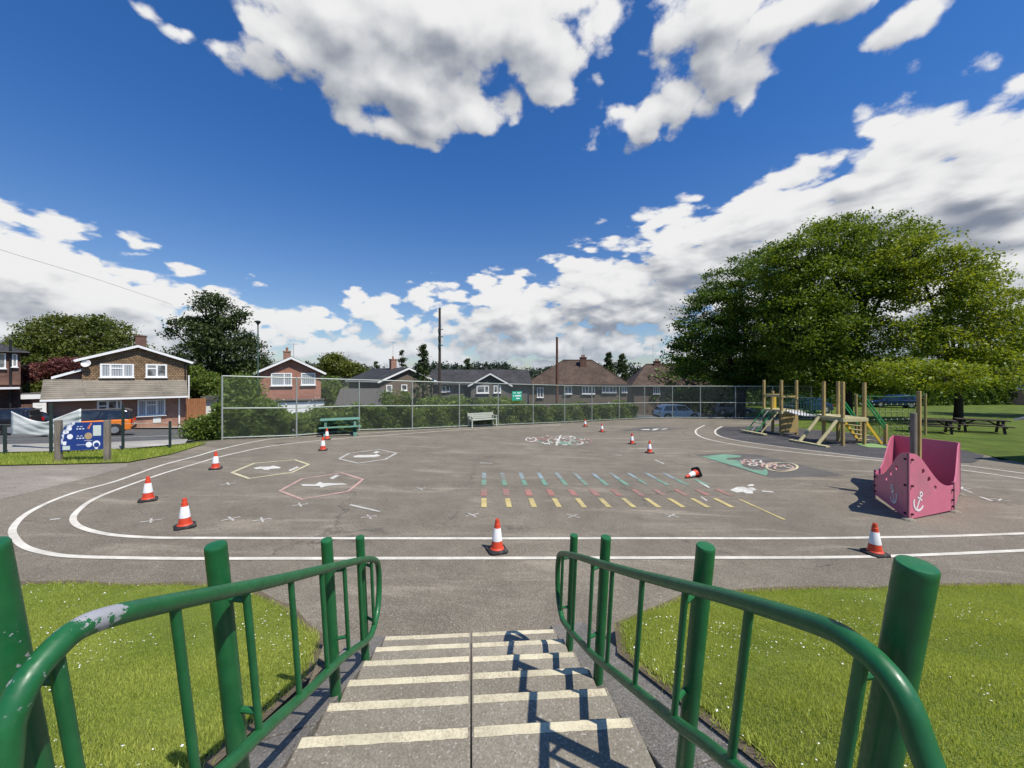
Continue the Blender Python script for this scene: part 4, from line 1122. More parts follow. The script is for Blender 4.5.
# ================================================================== CARS
def car(name, label, loc, rz, body_m, kind='hatch', group='cars parked along the streets', L=4.1, Wd=1.76, Hh=1.5, black_roof=False):
    root = thing(name, label, 'car', loc, rz, group)
    zb = .28; belt = Hh * .60
    if kind == 'suv': low = [(-.5, zb), (.5, zb), (.5, .55), (.485, belt), (.30, belt + .02), (-.2, belt + .02), (-.485, belt * .9), (-.5, .6)]; cab = [(.49, belt - .03), (.47, Hh - .12), (.40, Hh), (-.08, Hh), (-.25, belt - .02)]
    elif kind == 'saloon': low = [(-.5, zb), (.5, zb), (.5, .6), (.48, belt), (.28, belt + .03), (-.15, belt + .02), (-.47, belt * .78), (-.5, .5)]; cab = [(.40, belt - .02), (.22, Hh - .04), (.1, Hh), (-.06, Hh), (-.14, Hh - .05), (-.28, belt - .05)]
    else: low = [(-.5, zb), (.5, zb), (.5, .6), (.485, belt), (.28, belt + .03), (-.2, belt), (-.47, belt * .78), (-.5, .5)]; cab = [(.47, belt - .02), (.40, Hh - .1), (.30, Hh), (-.05, Hh), (-.13, Hh - .05), (-.31, belt - .06)]
    n = len(low)
    def loft(prof, w0, w1, z0, z1):           # sections from -w to w with tucked upper edge
        mb = MB(); secs = []
        for s, k in ((-1, .94), (-.82, 1.0), (.82, 1.0), (1, .94)):
            sec = []
            for x, z in prof:
                t = (z - z0) / (z1 - z0); w = (w0 + (w1 - w0) * t) * .5 * s
                sec.append(Vector((x * L * (k if abs(s) == 1 else 1), w, z0 + (z - z0) * (1 if abs(s) < 1 else .97))))
            secs.append(sec)
        m = len(prof); vs = [p for s in secs for p in s]; fs = [tuple(range(m)), tuple(range(3 * m, 4 * m))[::-1]]
        for i in range(3):
            for k in range(m): fs.append((i * m + k, (i + 1) * m + k, (i + 1) * m + (k + 1) % m, i * m + (k + 1) % m))
        mb.add(vs, fs); return mb
    b = loft(low, Wd * .96, Wd, zb, belt).build('body', M[body_m], root, smooth=True, bevel=.05, seg=3)
    c = loft(cab, Wd * .95, Wd * .72, belt, Hh).build('cabin', M['black_car' if black_roof else body_m], root, smooth=True, bevel=.04, seg=3)
    # glazing: dark panes a little proud of the cabin
    def lerp(p, q, t): return (p[0] + (q[0] - p[0]) * t, p[1] + (q[1] - p[1]) * t)
    zlo, zhi = belt + .05, Hh - .09
    def xr(z, front):                     # cabin outline position at a height
        best = None
        for i in range(len(cab) - 1):
            (x0, z0), (x1, z1) = cab[i], cab[i + 1]
            if min(z0, z1) <= z <= max(z0, z1) and z0 != z1:
                x = x0 + (x1 - x0) * (z - z0) / (z1 - z0)
                if best is None or (x < best if front else x > best): best = x
        return best
    yw = lambda z: (Wd * .95 + (Wd * .72 - Wd * .95) * (z - belt) / (Hh - belt)) * .5
    xs0, xs1, xt0, xt1 = xr(zlo, True) + .035, xr(zlo, False) - .03, xr(zhi, True) + .03, xr(zhi, False) - .03
    for s in (-1, 1):
        for t0, t1 in ((0, .46), (.5, .96)):
            q = [(xs0 + (xs1 - xs0) * t0, zlo), (xs0 + (xs1 - xs0) * t1, zlo), (xt0 + (xt1 - xt0) * t1, zhi), (xt0 + (xt1 - xt0) * t0, zhi)]
            MB().prism([Vector((x * L, s * (yw(z) + .002), z)) for x, z in q], (0, -.004, 0), (0, .004, 0)).build('side_window', M['car_glass'], root)
    for fr, nm in ((True, 'windscreen'), (False, 'rear_window')):
        xa, xb = xr(zlo, fr), xr(zhi, fr); off = -.012 if fr else .012
        q = [Vector((xa * L + off, -yw(zlo) * .88, zlo)), Vector((xa * L + off, yw(zlo) * .88, zlo)), Vector((xb * L + off, yw(zhi) * .86, zhi)), Vector((xb * L + off, -yw(zhi) * .86, zhi))]
        MB().prism(q, (-.006, 0, .0), (.006, 0, .006)).build(nm, M['car_glass'], root)
    for sx in (-.31, .31):
        for s in (-1, 1):
            y = s * (Wd / 2 - .10); r = .325
            def cyl(r0, w, c, name, m, par):
                mb = MB(); mb.tube([(sx * L, c - w / 2, r), (sx * L, c - w * .42, r), (sx * L, c + w * .42, r), (sx * L, c + w / 2, r)], [r0 * .93, r0, r0, r0 * .93], 22); return mb.build(name, M[m], par, smooth=True)
            arch = MB(); arch.tube([(sx * L, s * (Wd / 2 - .2), r + .02), (sx * L, s * (Wd / 2 + .004), r + .02)], r + .07, 22); arch.build('wheel_arch', M['black_trim'], root, smooth=True)
            wh = cyl(r, .2, s * (Wd / 2 - .07), 'wheel', 'tyre', root)
            rm = cyl(r * .64, .21, s * (Wd / 2 - .065), 'rim', 'rim', root); rm.parent = wh
    for s in (-1, 1):
        MB().box((L * .492, s * Wd * .41, belt * .86), (.07, .2, .24 if kind == 'suv' else .16)).build('tail_light', M['red_lamp'], root, bevel=.02)
        MB().box((-L * .478, s * Wd * .38, belt * .7), (.1, .3, .14)).build('headlight', M['pale_lamp'], root, bevel=.03)
        MB().box((-L * .17, s * (Wd / 2 + .06), belt + .08), (.12, .16, .12)).build('wing_mirror', M[body_m], root, bevel=.03)
    for x, nm in ((-.497, 'front_bumper'), (.497, 'rear_bumper')): MB().box((x * L, 0, .4), (.1, Wd * .9, .18)).build(nm, M['black_trim'], root, bevel=.03)
    MB().box((L * .508, 0, .62), (.012, .5, .11)).build('number_plate', M['white_plastic'], root)
    MB().box((-L * .508, 0, .45), (.012, .5, .11)).build('number_plate', M['white_plastic'], root)
    return root
def place(px_, Y): x = (px_ - CX) / FPX * Y; return (x, Y, g(x, Y) + .02)
car('parked_car', 'orange car with a black roof parked behind the blue board', place(88, 24.3), R(38), 'orange_car', 'suv', L=4.2, Hh=1.62, black_roof=True)
car('parked_car', 'black car at the left edge, parked in front of the houses', place(-13, 25), R(28), 'black_car', 'suv', L=4.5, Hh=1.68)
car('parked_car', 'dark saloon behind the white banner on the driveway', place(20, 28), R(60), 'black_car', 'saloon', L=4.4)
car('parked_car', 'pale blue grey car seen through the far right of the wire fence', place(677, 38), R(182), 'white_car', 'hatch', L=4.2)
car('parked_car', 'small silver car behind the wire fence just left of the play frame', place(732, 43), R(170), 'silver_car', 'hatch', L=4.1)
car('parked_car', 'dark blue car far behind the bridge of the climbing frame', place(806, 38), R(5), 'blue_car', 'saloon', L=4.4)
car('parked_car', 'blue car in the shade far behind the rope net', place(893, 45), R(-30), 'blue_car', 'hatch', L=4.2)
# ================================================================== HOUSES
class House:
    def __init__(s, name, label, pxl, Yl, yaw, cat='house', dz=0.0, group=None):
        s.yaw = R(yaw); s.O = Vector(((pxl - CX) / FPX * Yl, Yl, 0)); s.ex = Vector((math.cos(s.yaw), math.sin(s.yaw), 0))
        mid = s.O + s.ex * 4; s.O.z = g(mid.x, mid.y) + dz
        s.root = thing(name, label, cat, s.O, s.yaw, group)
    def loc(s, px_, py_=376, yoff=0.0):           # photo position -> (x along the front, height above base)
        ey = Vector((-s.ex.y, s.ex.x, 0)); O = s.O + ey * yoff
        r = (px_ - CX) / FPX; t = (r * O.y - O.x) / (s.ex.x - r * s.ex.y); Y = O.y + t * s.ex.y
        return t, CAMZ - (py_ - HY) / FPX * Y - s.O.z
    def gable(s, x0, x1, e, r, y0, y1, wm, rm, over=.3, barge='cream_white', name='wall', th=.12, z0=-1.2):
        xm = (x0 + x1) / 2
        MB().prism([(x0, 0, z0), (x1, 0, z0), (x1, 0, e), (xm, 0, r), (x0, 0, e)], (0, y0, 0), (0, y1, 0)).build(name, M[wm], s.root)
        sl = (r - e) / (xm - x0)
        for sd, xe in ((-1, x0), (1, x1)):
            xo = xe + sd * over; zo = e - over * sl
            MB().prism([(xo, 0, zo + .02), (xm, 0, r + .02), (xm, 0, r + .02 + th), (xo, 0, zo + .02 + th)], (0, y0 - over, 0), (0, y1 + over, 0)).build('roof_slope', M[rm], s.root)
            if barge: MB().prism([(xo - sd * .01, 0, zo - .1), (xm, 0, r - .1), (xm, 0, r + .1), (xo - sd * .01, 0, zo + .1)], (0, y0 - over - .035, 0), (0, y0 - over - .005, 0)).build('bargeboard', M[barge], s.root)
            MB().tube([(xo, y0 - over, zo + .03), (xo, y1 + over, zo + .03)], .06, 8).build('gutter', M['cream_white'], s.root)
    def along(s, x0, x1, e, r, y0, y1, wm, rm, over=.3, z0=-1.2, name='wall'):      # ridge parallel to the front
        ym = (y0 + y1) / 2
        MB().prism([(0, y0, z0), (0, y1, z0), (0, y1, e), (0, ym, r), (0, y0, e)], (x0, 0, 0), (x1, 0, 0)).build(name, M[wm], s.root)
        sl = (r - e) / (ym - y0)
        for sd, ye in ((-1, y0), (1, y1)):
            yo = ye + sd * over; zo = e - over * sl
            MB().prism([(0, yo, zo + .02), (0, ym, r + .02), (0, ym, r + .14), (0, yo, zo + .14)], (x0 - over, 0, 0), (x1 + over, 0, 0)).build('roof_slope', M[rm], s.root)
        MB().tube([(x0 - over, y0 - over - .04, e - over * sl + .02), (x1 + over, y0 - over - .04, e - over * sl + .02)], .055, 8).build('gutter', M['black_trim'], s.root)
    def hip(s, x0, x1, e, r, y0, y1, wm, rm, ra, rb, over=.4, z0=-1.2):
        MB().prism([(x0, y0, 0), (x1, y0, 0), (x1, y1, 0), (x0, y1, 0)], (0, 0, z0), (0, 0, e)).build('wall', M[wm], s.root)
        a = [(x0 - over, y0 - over, e - .12), (x1 + over, y0 - over, e - .12), (x1 + over, y1 + over, e - .12), (x0 - over, y1 + over, e - .12)]
        ym = (y0 + y1) / 2; b = [(ra, ym, r), (rb, ym, r)]
        MB().add(a + b, [(3, 2, 1, 0), (0, 1, 5, 4), (1, 2, 5), (2, 3, 4, 5), (3, 0, 4)]).build('roof', M[rm], s.root)
        MB().tube([(ra, ym, r + .02), (rb, ym, r + .02)], .09, 8).build('ridge_tiles', M[rm], s.root)
        for p, q in ((0, 4), (1, 5), (2, 5), (3, 4)): MB().tube([a[p], b[q - 4]], .07, 6).build('hip_tiles', M[rm], s.root)
        mb = MB(); yy = y0 - over - .05; mb.tube([(x0 - over, yy, e - .1), (x1 + over, yy, e - .1)], .06, 8); mb.build('gutter', M['black_trim'], s.root)
    def window(s, x0, x1, z0, z1, mull=(.5,), trans=(), y=0.0, pane='glass', fr='cream_white', sill=True, fw=.07):
        w = x1 - x0; h = z1 - z0
        f = MB()
        f.box(((x0 + x1) / 2, y - .03, z0 + fw / 2), (w, .08, fw)); f.box(((x0 + x1) / 2, y - .03, z1 - fw / 2), (w, .08, fw))
        for x in (x0 + fw / 2, x1 - fw / 2): f.box((x, y - .03, (z0 + z1) / 2), (fw, .08, h - 2 * fw))
        for m in mull: f.box((x0 + w * m, y - .03, (z0 + z1) / 2), (fw * 1.1, .075, h - 2 * fw))
        for a, b, t in trans: f.box((x0 + w * (a + b) / 2, y - .03, z0 + h * t), (w * (b - a) - fw * 1.1, .07, fw * .9))
        o = f.build('window', M[fr], s.root)
        MB().box(((x0 + x1) / 2, y - .008, (z0 + z1) / 2), (w - fw, .05, h - fw)).build('pane', M[pane], o)
        if sill: MB().box(((x0 + x1) / 2, y - .09, z0 - .035), (w + .12, .18, .06)).build('sill', M[fr], o)
        return o
    def pxwin(s, p0, p1, **kw):
        (x0, z1), (x1, z0) = s.loc(*p0), s.loc(*p1); return s.window(x0, x1, z0, z1, **kw)
    def chimney(s, x, y, zb, zt, m='brick_dark', w=.55, pots=1):
        o = MB().box((x, y, (zb + zt) / 2), (w * 1.2, w, zt - zb)).box((x, y, zt - .06), (w * 1.35, w * 1.15, .1)).build('chimney', M[m], s.root)
        for k in range(pots): MB().lathe([(.11, zt - .02), (.1, zt + .28), (.12, zt + .3), (.1, zt + .34)], 10, (x + (k - (pots - 1) / 2) * .3, y, 0)).build('chimney_pot', M['pot'], o)
    def pipe(s, x, y, z0, z1, r=.045, m='cream_white'): MB().tube([(x, y, z0), (x, y, z1)], r, 8).build('downpipe', M[m], s.root, smooth=True)
    def aerial(s, x, y, z0, h):
        mb = MB(); mb.tube([(x, y, z0), (x, y, z0 + h)], .02, 6)
        for k in range(5): mb.tube([(x - .5 + k * .22, y - .25, z0 + h - .1), (x - .5 + k * .22, y + .25, z0 + h - .1)], .008, 4)
        mb.tube([(x - .55, y, z0 + h - .1), (x + .45, y, z0 + h - .1)], .012, 4); mb.build('aerial', M['galv'], s.root)

# ---- the tile hung gabled house at the left
h = House('brick_house', 'gabled brick house with brown hung tiles above a long grey tiled porch roof', 82, 30.5, 44)
wR = h.loc(187)[0]; e = h.loc(187, 362.5)[1]; r = h.loc(133.5, 346.3)[1]; zp1 = h.loc(110, 380)[1]; zp0 = h.loc(110, 398.5)[1]
h.gable(0, wR, e + .1, r, 0, 8.0, 'tile_hung', 'roof_dark', .38)
g0 = h.loc(48)[0]
MB().box(((g0 + wR) / 2, -.02, zp0 / 2 - .55), (wR - g0 - .02, .3, zp0 + 1.3)).build('ground_floor_wall', M['brick_red'], h.root)
xa, xb = h.loc(43)[0], wR - .02
MB().prism([(0, -1.25, zp0), (0, -1.25, zp0 + .09), (0, .05, zp1 + .06), (0, .05, zp1 - .05)], (xa, 0, 0), (xb, 0, 0)).build('porch_roof', M['roof_pent'], h.root)
MB().box(((xa + xb) / 2, -1.29, zp0 + .02), (xb - xa, .06, .14)).build('porch_gutter', M['cream_white'], h.root)
def hw(p0, p1, y=0., **kw):
    (x0, z1), (x1, z0) = h.loc(*p0, yoff=y), h.loc(*p1, yoff=y); return h.window(x0, x1, z0, z1, y=y, **kw)
hw((100, 363.6), (134, 377.3), mull=(.3, .68), trans=((.3, .68, .66),), pane='net', fw=.11)
hw((145.6, 364), (167, 377.3), mull=(.52,), trans=((0, .52, .66),), pane='glass', fw=.12)
hw((137.5, 400), (165.5, 414.8), y=-.18, mull=(.3, .68), trans=((.3, .68, .68),), pane='net', fw=.11)
hw((97, 400.5), (122, 414), y=-.18, mull=(.42, .8), trans=((0, .42, .6),), fw=.12)
x_, z_ = h.loc(157, 420, yoff=-.2)
MB().box((x_, -.2, z_), (.5, .03, .45)).build('wall_plaque', M['banner'], h.root)
h.pipe(h.loc(179)[0], -.26, -.8, zp0 - .05, .06); h.pipe(wR - .12, -.1, zp1, e, .05, 'black_trim'); h.pipe(wR + .12, -.1, zp0 - .9, zp1 + .4, .06)
h.chimney(h.loc(141, yoff=4)[0], 4, r - 1.2, h.loc(141, 335.5, 4)[1], 'brick_dark', .62, 0)
# lower side wing with its own white-edged lean-to roof
x0 = h.loc(57)[0]; za = h.loc(70, 370.5)[1]; zb_ = h.loc(57, 377.5)[1]
MB().prism([(x0, 0, -1), (-.02, 0, -1), (-.02, 0, za - .05), (x0, 0, zb_ - .05)], (0, .5, 0), (0, 5, 0)).build('side_wing', M['brick_red'], h.root)
MB().prism([(x0 - .3, 0, zb_ - .1), (-.02, 0, za + .02), (-.02, 0, za + .12), (x0 - .3, 0, zb_ + .02)], (0, .1, 0), (0, 5.2, 0)).build('roof_slope', M['roof_brown'], h.root)
MB().prism([(x0 - .3, 0, zb_ - .14), (-.02, 0, za - .02), (-.02, 0, za + .16), (x0 - .3, 0, zb_ + .06)], (0, .05, 0), (0, .09, 0)).build('bargeboard', M['cream_white'], h.root)
h.pipe(x0 + .1, .4, zb_ - 1.5, zb_ - .1)
d_ = MB().lathe([(.02, -.03), (.3, .06), (.28, .1), (.02, 0)], 14).build('satellite_dish', M['white_plastic'], h.root)
d_.location = (.25, -.3, e - .25); d_.rotation_euler = (R(75), 0, R(-20))

gh = House('garage', 'low flat roofed garage with a white fascia beside the tile hung house', 8, 30, 42, 'garage')
x1 = gh.loc(46)[0]; zt = gh.loc(30, 394.5)[1]; zb_ = gh.loc(30, 399)[1]
MB().box((x1 / 2, 2.6, (zt - 1) / 2), (x1, 5, zt + 1)).build('wall', M['brick_dark'], gh.root)
MB().box((x1 / 2, -.08, (zt + zb_) / 2), (x1 + .1, .16, zt - zb_)).build('fascia', M['cream_white'], gh.root)
MB().box((x1 / 2, 2.6, zt + .05), (x1 + .2, 5.2, .1)).build('roof', M['roof_felt'], gh.root)
(xa, z1), (xb, z0) = gh.loc(33, 403), gh.loc(46.5, 413)
gh.window(xa, xb, z0, z1, mull=(), trans=((0, 1, .6),), fw=.22)

h = House('brick_house', 'dark brick house cut by the left edge, its white window under a flat dark eave', -70, 27, 52)
x1 = h.loc(20)[0]; e = h.loc(10, 351)[1]
MB().box((x1 / 2, 4, (e - 1.5) / 2), (x1, 8, e + 1.5)).build('wall', M['brick_dark'], h.root)
zc = h.loc(10, 388)[1]
MB().box((x1 / 2, -.06, (e + zc) / 2 + .1), (x1 + .06, .14, e - zc - .3)).build('hung_tiles', M['brick_dark'], h.root)
h.hip(-.05, x1 + .02, e, e + 1.1, -.0, 8, 'brick_dark', 'roof_dark', 2, x1 - 2, .45)
h.pxwin((-12, 353), (6, 368.5), mull=(.4,), y=-.13); h.pxwin((12, 354), (17.5, 367), mull=(), y=-.13)
h.pipe(h.loc(10.5)[0], -.22, -1, e + .9, .07, 'black_trim')
MB().box((x1 * .6, -.5, h.loc(10, 388)[1]), (x1 * .8, .9, .14)).build('porch_canopy', M['white_plastic'], h.root)

# timber gate and white garage right of the tile hung house
p = gp(196, 425); q = House('garden_gate', 'orange brown timber gate closing the gap beside the tile hung house', 186.5, 34.5, 25, 'gate')
x1 = q.loc(206)[0]; zt = q.loc(196, 398.5)[1]
for k in range(9): MB().box((x1 * (k + .5) / 9, 0, zt / 2 - .3), (x1 / 9 - .015, .04, zt + .6)).build('gate_board', M['timber_orange'], q.root)
MB().box((x1 / 2, .05, zt * .8), (x1, .05, .12)).box((x1 / 2, .05, zt * .2), (x1, .05, .12)).build('gate_rail', M['timber_orange'], q.root)
q = House('garage', 'white walled garage with a flat grey roof behind the round bush', 204, 36, 18, 'garage')
x1 = q.loc(236)[0]; zt = q.loc(215, 400)[1]; zr = q.loc(215, 396)[1]
MB().box((x1 / 2, 3, (zt - 1) / 2), (x1, 6, zt + 1)).build('wall', M['white_wall'], q.root)
MB().box((x1 / 2, 2.9, (zt + zr) / 2), (x1 + .3, 6.4, zr - zt)).build('roof', M['roof_felt'], q.root)

# ---- red brick gable behind the picnic table
h = House('brick_house', 'small orange red brick house with a front gable behind the wire fence', 260, 33.5, 27)
x1 = h.loc(321)[0]; e = h.loc(290, 371.5)[1]; r = h.loc(290, 358)[1]
h.gable(0, x1, e, r, 0, 8, 'brick_bright', 'roof_brown', .4)
h.pxwin((271, 373), (292, 385.6), mull=(.63,), pane='net', fw=.09); h.pxwin((301, 373), (315.5, 385), mull=(), pane='net', fw=.09)
MB().box((x1 / 2, -.3, .2), (x1 + .5, .5, h.loc(290, 402)[1] * 2 - .4)).build('ground_floor_wall', M['white_wall'], h.root)
MB().box((x1 * .5, -.35, h.loc(290, 400)[1]), (x1 + .6, .8, .1)).build('porch_roof', M['roof_felt'], h.root)
h.chimney(h.loc(287, yoff=3.4)[0], 3.4, e, h.loc(287, 351, 3.4)[1], 'brick_red', .5)
h.aerial(x1 * .5, 3.4, r, 1.6)

# ---- bungalows and hipped houses beyond the hedge
h = House('bungalow', 'dark roofed bungalow with a tall brick chimney, its gable turned to the right', 380, 43, 40, group=None)
x1 = 6.6; e = h.loc(381, 381)[1]; r = h.loc(407, 368.5)[1]
h.gable(0, x1, e, r, 0, 11, 'brown_wall', 'roof_dark', .35)
h.pxwin((386, 385), (392, 391.5), mull=(), fw=.1); h.pxwin((401, 384.5), (407, 390.5), mull=(), fw=.1)
h.chimney(h.loc(393, yoff=4)[0], 4, r - .6, h.loc(393, 359, 4)[1], 'brick_red', .6); h.aerial(h.loc(393, yoff=4)[0], 4, r + .6, 2.8)
q = House('garage', 'low garage with a plain grey pitched roof in front of the left bungalow', 338, 38.5, 12, 'garage')
x1 = q.loc(379)[0]; e = q.loc(360, 405)[1]; r = q.loc(360, 390.5)[1]
q.along(0, x1, e, r, 0, 5, 'brown_wall', 'roof_felt', .3)
h = House('bungalow', 'long grey rendered bungalow with a small white edged front gable', 430, 50, 4)
x1 = h.loc(529)[0]; e = h.loc(470, 384)[1]; r = h.loc(470, 370)[1]
h.along(0, x1, e, r, 0, 9, 'grey_render', 'roof_dark', .4)
xa, xb = h.loc(469)[0], h.loc(511)[0]
h.gable(xa + .3, xb - .3, e - .05, h.loc(490, 374)[1], -1.4, 4.5, 'grey_render', 'roof_dark', .35, name='gable_wing')
for p0, p1, mm in (((476.5, 385.6), (489, 393.2), (.66,)), ((493.6, 385.4), (501, 393), (.5,))):
    (a_, z1), (b_, z0) = h.loc(*p0, yoff=-1.4), h.loc(*p1, yoff=-1.4); h.window(a_, b_, z0, z1, mull=mm, y=-1.4, fw=.12)
h.pxwin((441, 386), (446, 392), mull=(), fw=.1)
h.pxwin((404 + 38, 384.5), (450, 391.5), mull=(.5,), fw=.1)
h = House('hipped_house', 'wide house with a brown hipped roof and a long row of white windows', 527, 52, -4)
x1 = h.loc(627)[0]; e = h.loc(580, 384)[1]; r = h.loc(580, 361.5)[1]
ra, rb = h.loc(563, yoff=4.5)[0], h.loc(592, yoff=4.5)[0]
h.hip(0, x1, e, r + .35, 0, 9, 'brown_wall', 'roof_brown', ra, rb)
h.pxwin((537, 387.5), (543.5, 397.5), mull=(.5,), fw=.1)
for a, b, mm in ((564, 572, (.5,)), (582, 595, (.25, .5, .75)), (602, 616.5, (.25, .5, .75)), (621.5, 627, (.5,))): h.pxwin((a, 386), (b, 394 if a < 600 else 392.6), mull=mm, fw=.11)
h.pxwin((608, 402.5), (615.5, 407), mull=(.5,), fw=.1)
h.chimney(h.loc(586)[0], 3.4, r - 1.8, r + .75, 'brick_dark', .75, 2); h.aerial(h.loc(586)[0], 3.4, r + .7, 1.6)
h = House('hipped_house', 'brown hipped roof house with a square chimney, half hidden by the big dark tree', 634, 56, -8)
x1 = h.loc(708)[0]; e = h.loc(660, 385)[1]; r = h.loc(660, 365.5)[1]
ra, rb = h.loc(646, yoff=4.5)[0], h.loc(686, yoff=4.5)[0]
h.hip(0, x1, e, r + .3, 0, 9, 'brown_wall', 'roof_brown', ra, rb)
h.pxwin((653, 387), (660, 394), mull=(.33, .66), fw=.1); h.pxwin((672, 402), (681, 407), mull=(.5,), fw=.1)
h.chimney(h.loc(657, yoff=4.5)[0], 4.5, r - .6, h.loc(656, 361, 4.5)[1], 'brick_dark', .8, 2); h.aerial(h.loc(660)[0], 4.5, r + 1, 2.4)
h = House('brick_house', 'red brown house at the right edge glimpsed through the tree leaves', 1006, 50, -38)
e = h.loc(1012, 372)[1]
h.hip(0, 9, e, e + 2.2, 0, 8, 'brick_red', 'roof_brown', 3, 6); h.window(.9, 2.2, e - 2.2, e - .6, mull=(.5,)); h.window(4.2, 5.8, e - 2.2, e - .6, mull=(.5,))

# ================================================================== TREES AND HEDGES
def leaf_mesh(name, C, tint, size, material, parent, up=.5, sizevar=.35, aspect=.55):
    n = len(C)
    nr = rng.normal(0, 1, (n, 3)); nr[:, 2] += up * 1.6; nr /= np.linalg.norm(nr, axis=1)[:, None]
    t = rng.normal(0, 1, (n, 3)); t -= nr * (t * nr).sum(1)[:, None]; t /= np.linalg.norm(t, axis=1)[:, None]
    b = np.cross(nr, t); s = size * rng.uniform(1 - sizevar, 1 + sizevar, n)[:, None]
    co = np.stack([C - t * s * .5, C + b * s * aspect * .5 - nr * s * .06 - t * s * .05, C + t * s * .55 - nr * s * .1, C - b * s * aspect * .5 - nr * s * .06 - t * s * .05], 1).reshape(-1, 3)
    return quads_mesh(name, co, 4, material, parent, np.clip(tint, 0, 1))
def crown_points(lobes, n, clump, per=36, inner=.5, flat=.55, gap=0.0, tintmid=.45):
    wts = np.array([(l[1][0] * l[1][1] * l[1][2]) ** (2 / 3) for l in lobes]); wts /= wts.sum()
    nc = max(4, int(n / per)); which = rng.choice(len(lobes), nc * 3, p=wts)
    c = np.array([list(l[0]) for l in lobes]); rad = np.array([list(l[1]) for l in lobes])
    d = rng.normal(0, 1, (nc * 3, 3)); d /= np.linalg.norm(d, axis=1)[:, None]
    rr = inner + (1 - inner) * rng.random(nc * 3) ** .6
    rr *= 1 + .12 * np.sin(d[:, 0] * 7 + which) * np.sin(d[:, 2] * 8 + which * 2) + rng.normal(0, .025, nc * 3)
    P = c[which] + d * rad[which] * rr[:, None]
    keep = np.ones(len(P), bool)
    for k in range(len(lobes)):                     # thin the hidden inside of the crown
        q = np.linalg.norm((P - c[k]) / rad[k], axis=1); keep &= ~((q < .5) & (which != k) & (rng.random(len(P)) < .8))
    if gap > 0:
        f = np.sin(P[:, 0] * 1.1 + 3 * np.sin(P[:, 2] * .6)) * np.sin(P[:, 2] * 1.3 + 2 * np.sin(P[:, 1] * .7)); keep &= ~((f > 1 - gap))
    P = P[keep][:nc]; nc = len(P)
    cs = clump * rng.uniform(.6, 1.4, nc); k = rng.poisson(per, nc) + 4; idx = np.repeat(np.arange(nc), k)
    off = np.clip(rng.normal(0, .5, (len(idx), 3)), -.95, .95); off[:, 2] *= flat
    L = P[idx] + off * cs[idx][:, None]
    ct = rng.normal(tintmid, .2, nc); tint = ct[idx] + rng.normal(0, .13, len(idx))
    return L, tint, P
def tree(name, label, base, lobes, n, leaf, leafm, barkm='bark', tr=.35, clump=.7, inner=.5, flat=.55, gap=0.0, cat='tree', group=None, fork=.35, twigs=60, up=.5, per=36):
    z0 = g(*base); B = Vector((base[0], base[1], z0))
    root = thing(name, label, cat, B, 0, group)
    L, tint, P = crown_points(lobes, n, clump, per, inner, flat, gap)
    leaf_mesh('crown', L - np.array(list(B)), tint, leaf, M[leafm], root, up)
    mb = MB()
    cz = np.mean([l[0][2] for l in lobes]); top = Vector((base[0] * .6 + .4 * np.mean([l[0][0] for l in lobes]), base[1] * .6 + .4 * np.mean([l[0][1] for l in lobes]), 0))
    F = Vector((top.x, top.y, z0 + (cz - z0) * fork)) - B
    mb.tube([(0, 0, -.4), (.02, 0, .25), F * .5 + Vector((.05, 0, 0)), F], [tr * 1.35, tr, tr * .86, tr * .75], 12)
    ends = []
    for c, rd in lobes:
        e = Vector(c) - B; e.z -= rd[2] * .15; mid = F.lerp(e, .5) + Vector((random.uniform(-.4, .4), random.uniform(-.4, .4), .12 * (e - F).length))
        path = smooth_path([F - Vector((0, 0, .3)), mid, e], 5); m_ = len(path)
        mb.tube(path, [tr * .5 * (1 - .75 * k / (m_ - 1)) for k in range(m_)], 8); ends.append(path)
    pick = rng.choice(len(P), min(twigs, len(P)), replace=False)
    for i in pick:
        q = Vector(P[i]) - B
        best = min((p for pa in ends for p in pa[2:]), key=lambda p: (p - q).length)
        mid = best.lerp(q, .5) + Vector((random.uniform(-.2, .2), random.uniform(-.2, .2), .1 * (q - best).length))
        mb.tube([best, mid, q], [tr * .13, tr * .08, tr * .03], 5)
    mb.build('trunk', M[barkm], root, smooth=True)
    return root
def lob(Y, *ps, depth=1.0):
    out = []
    for p in ps:
        x, y, rx, ry = p[:4]; yy = Y + (p[4] if len(p) > 4 else 0); k = yy / FPX
        out.append((at(x, y, yy), (rx * k, (rx + ry) * .5 * k * depth, ry * k)))
    return out
bx = lambda px_, Y: ((px_ - CX) / FPX * Y, Y)

# the big group at the right
tree('oak_tree', 'dark broad oak at the left end of the big tree group overhanging the fence', bx(738, 38), lob(37, (712, 322, 34, 34), (697, 352, 24, 26), (742, 290, 40, 32), (765, 330, 52, 46), (728, 362, 50, 26), (775, 372, 55, 20), (772, 268, 30, 24, 2), (800, 335, 40, 46, 2)), 72000, .25, 'leaf_oak', 'bark_dark', .5, 1.0, .5, .45, gap=.26, per=70)
tree('oak_tree', 'tallest oak with a rounded mid green crown above the climbing frame', bx(846, 31), lob(31, (800, 262, 34, 30), (842, 245, 38, 28), (882, 246, 36, 28), (822, 290, 46, 38), (862, 282, 34, 24), (800, 330, 44, 40), (842, 340, 42, 34), (895, 272, 30, 30), (820, 372, 50, 20), (878, 374, 46, 18)), 92000, .205, 'leaf_mid', 'bark_dark', .45, 1.0, .5, .45, gap=.3, per=80, twigs=110)
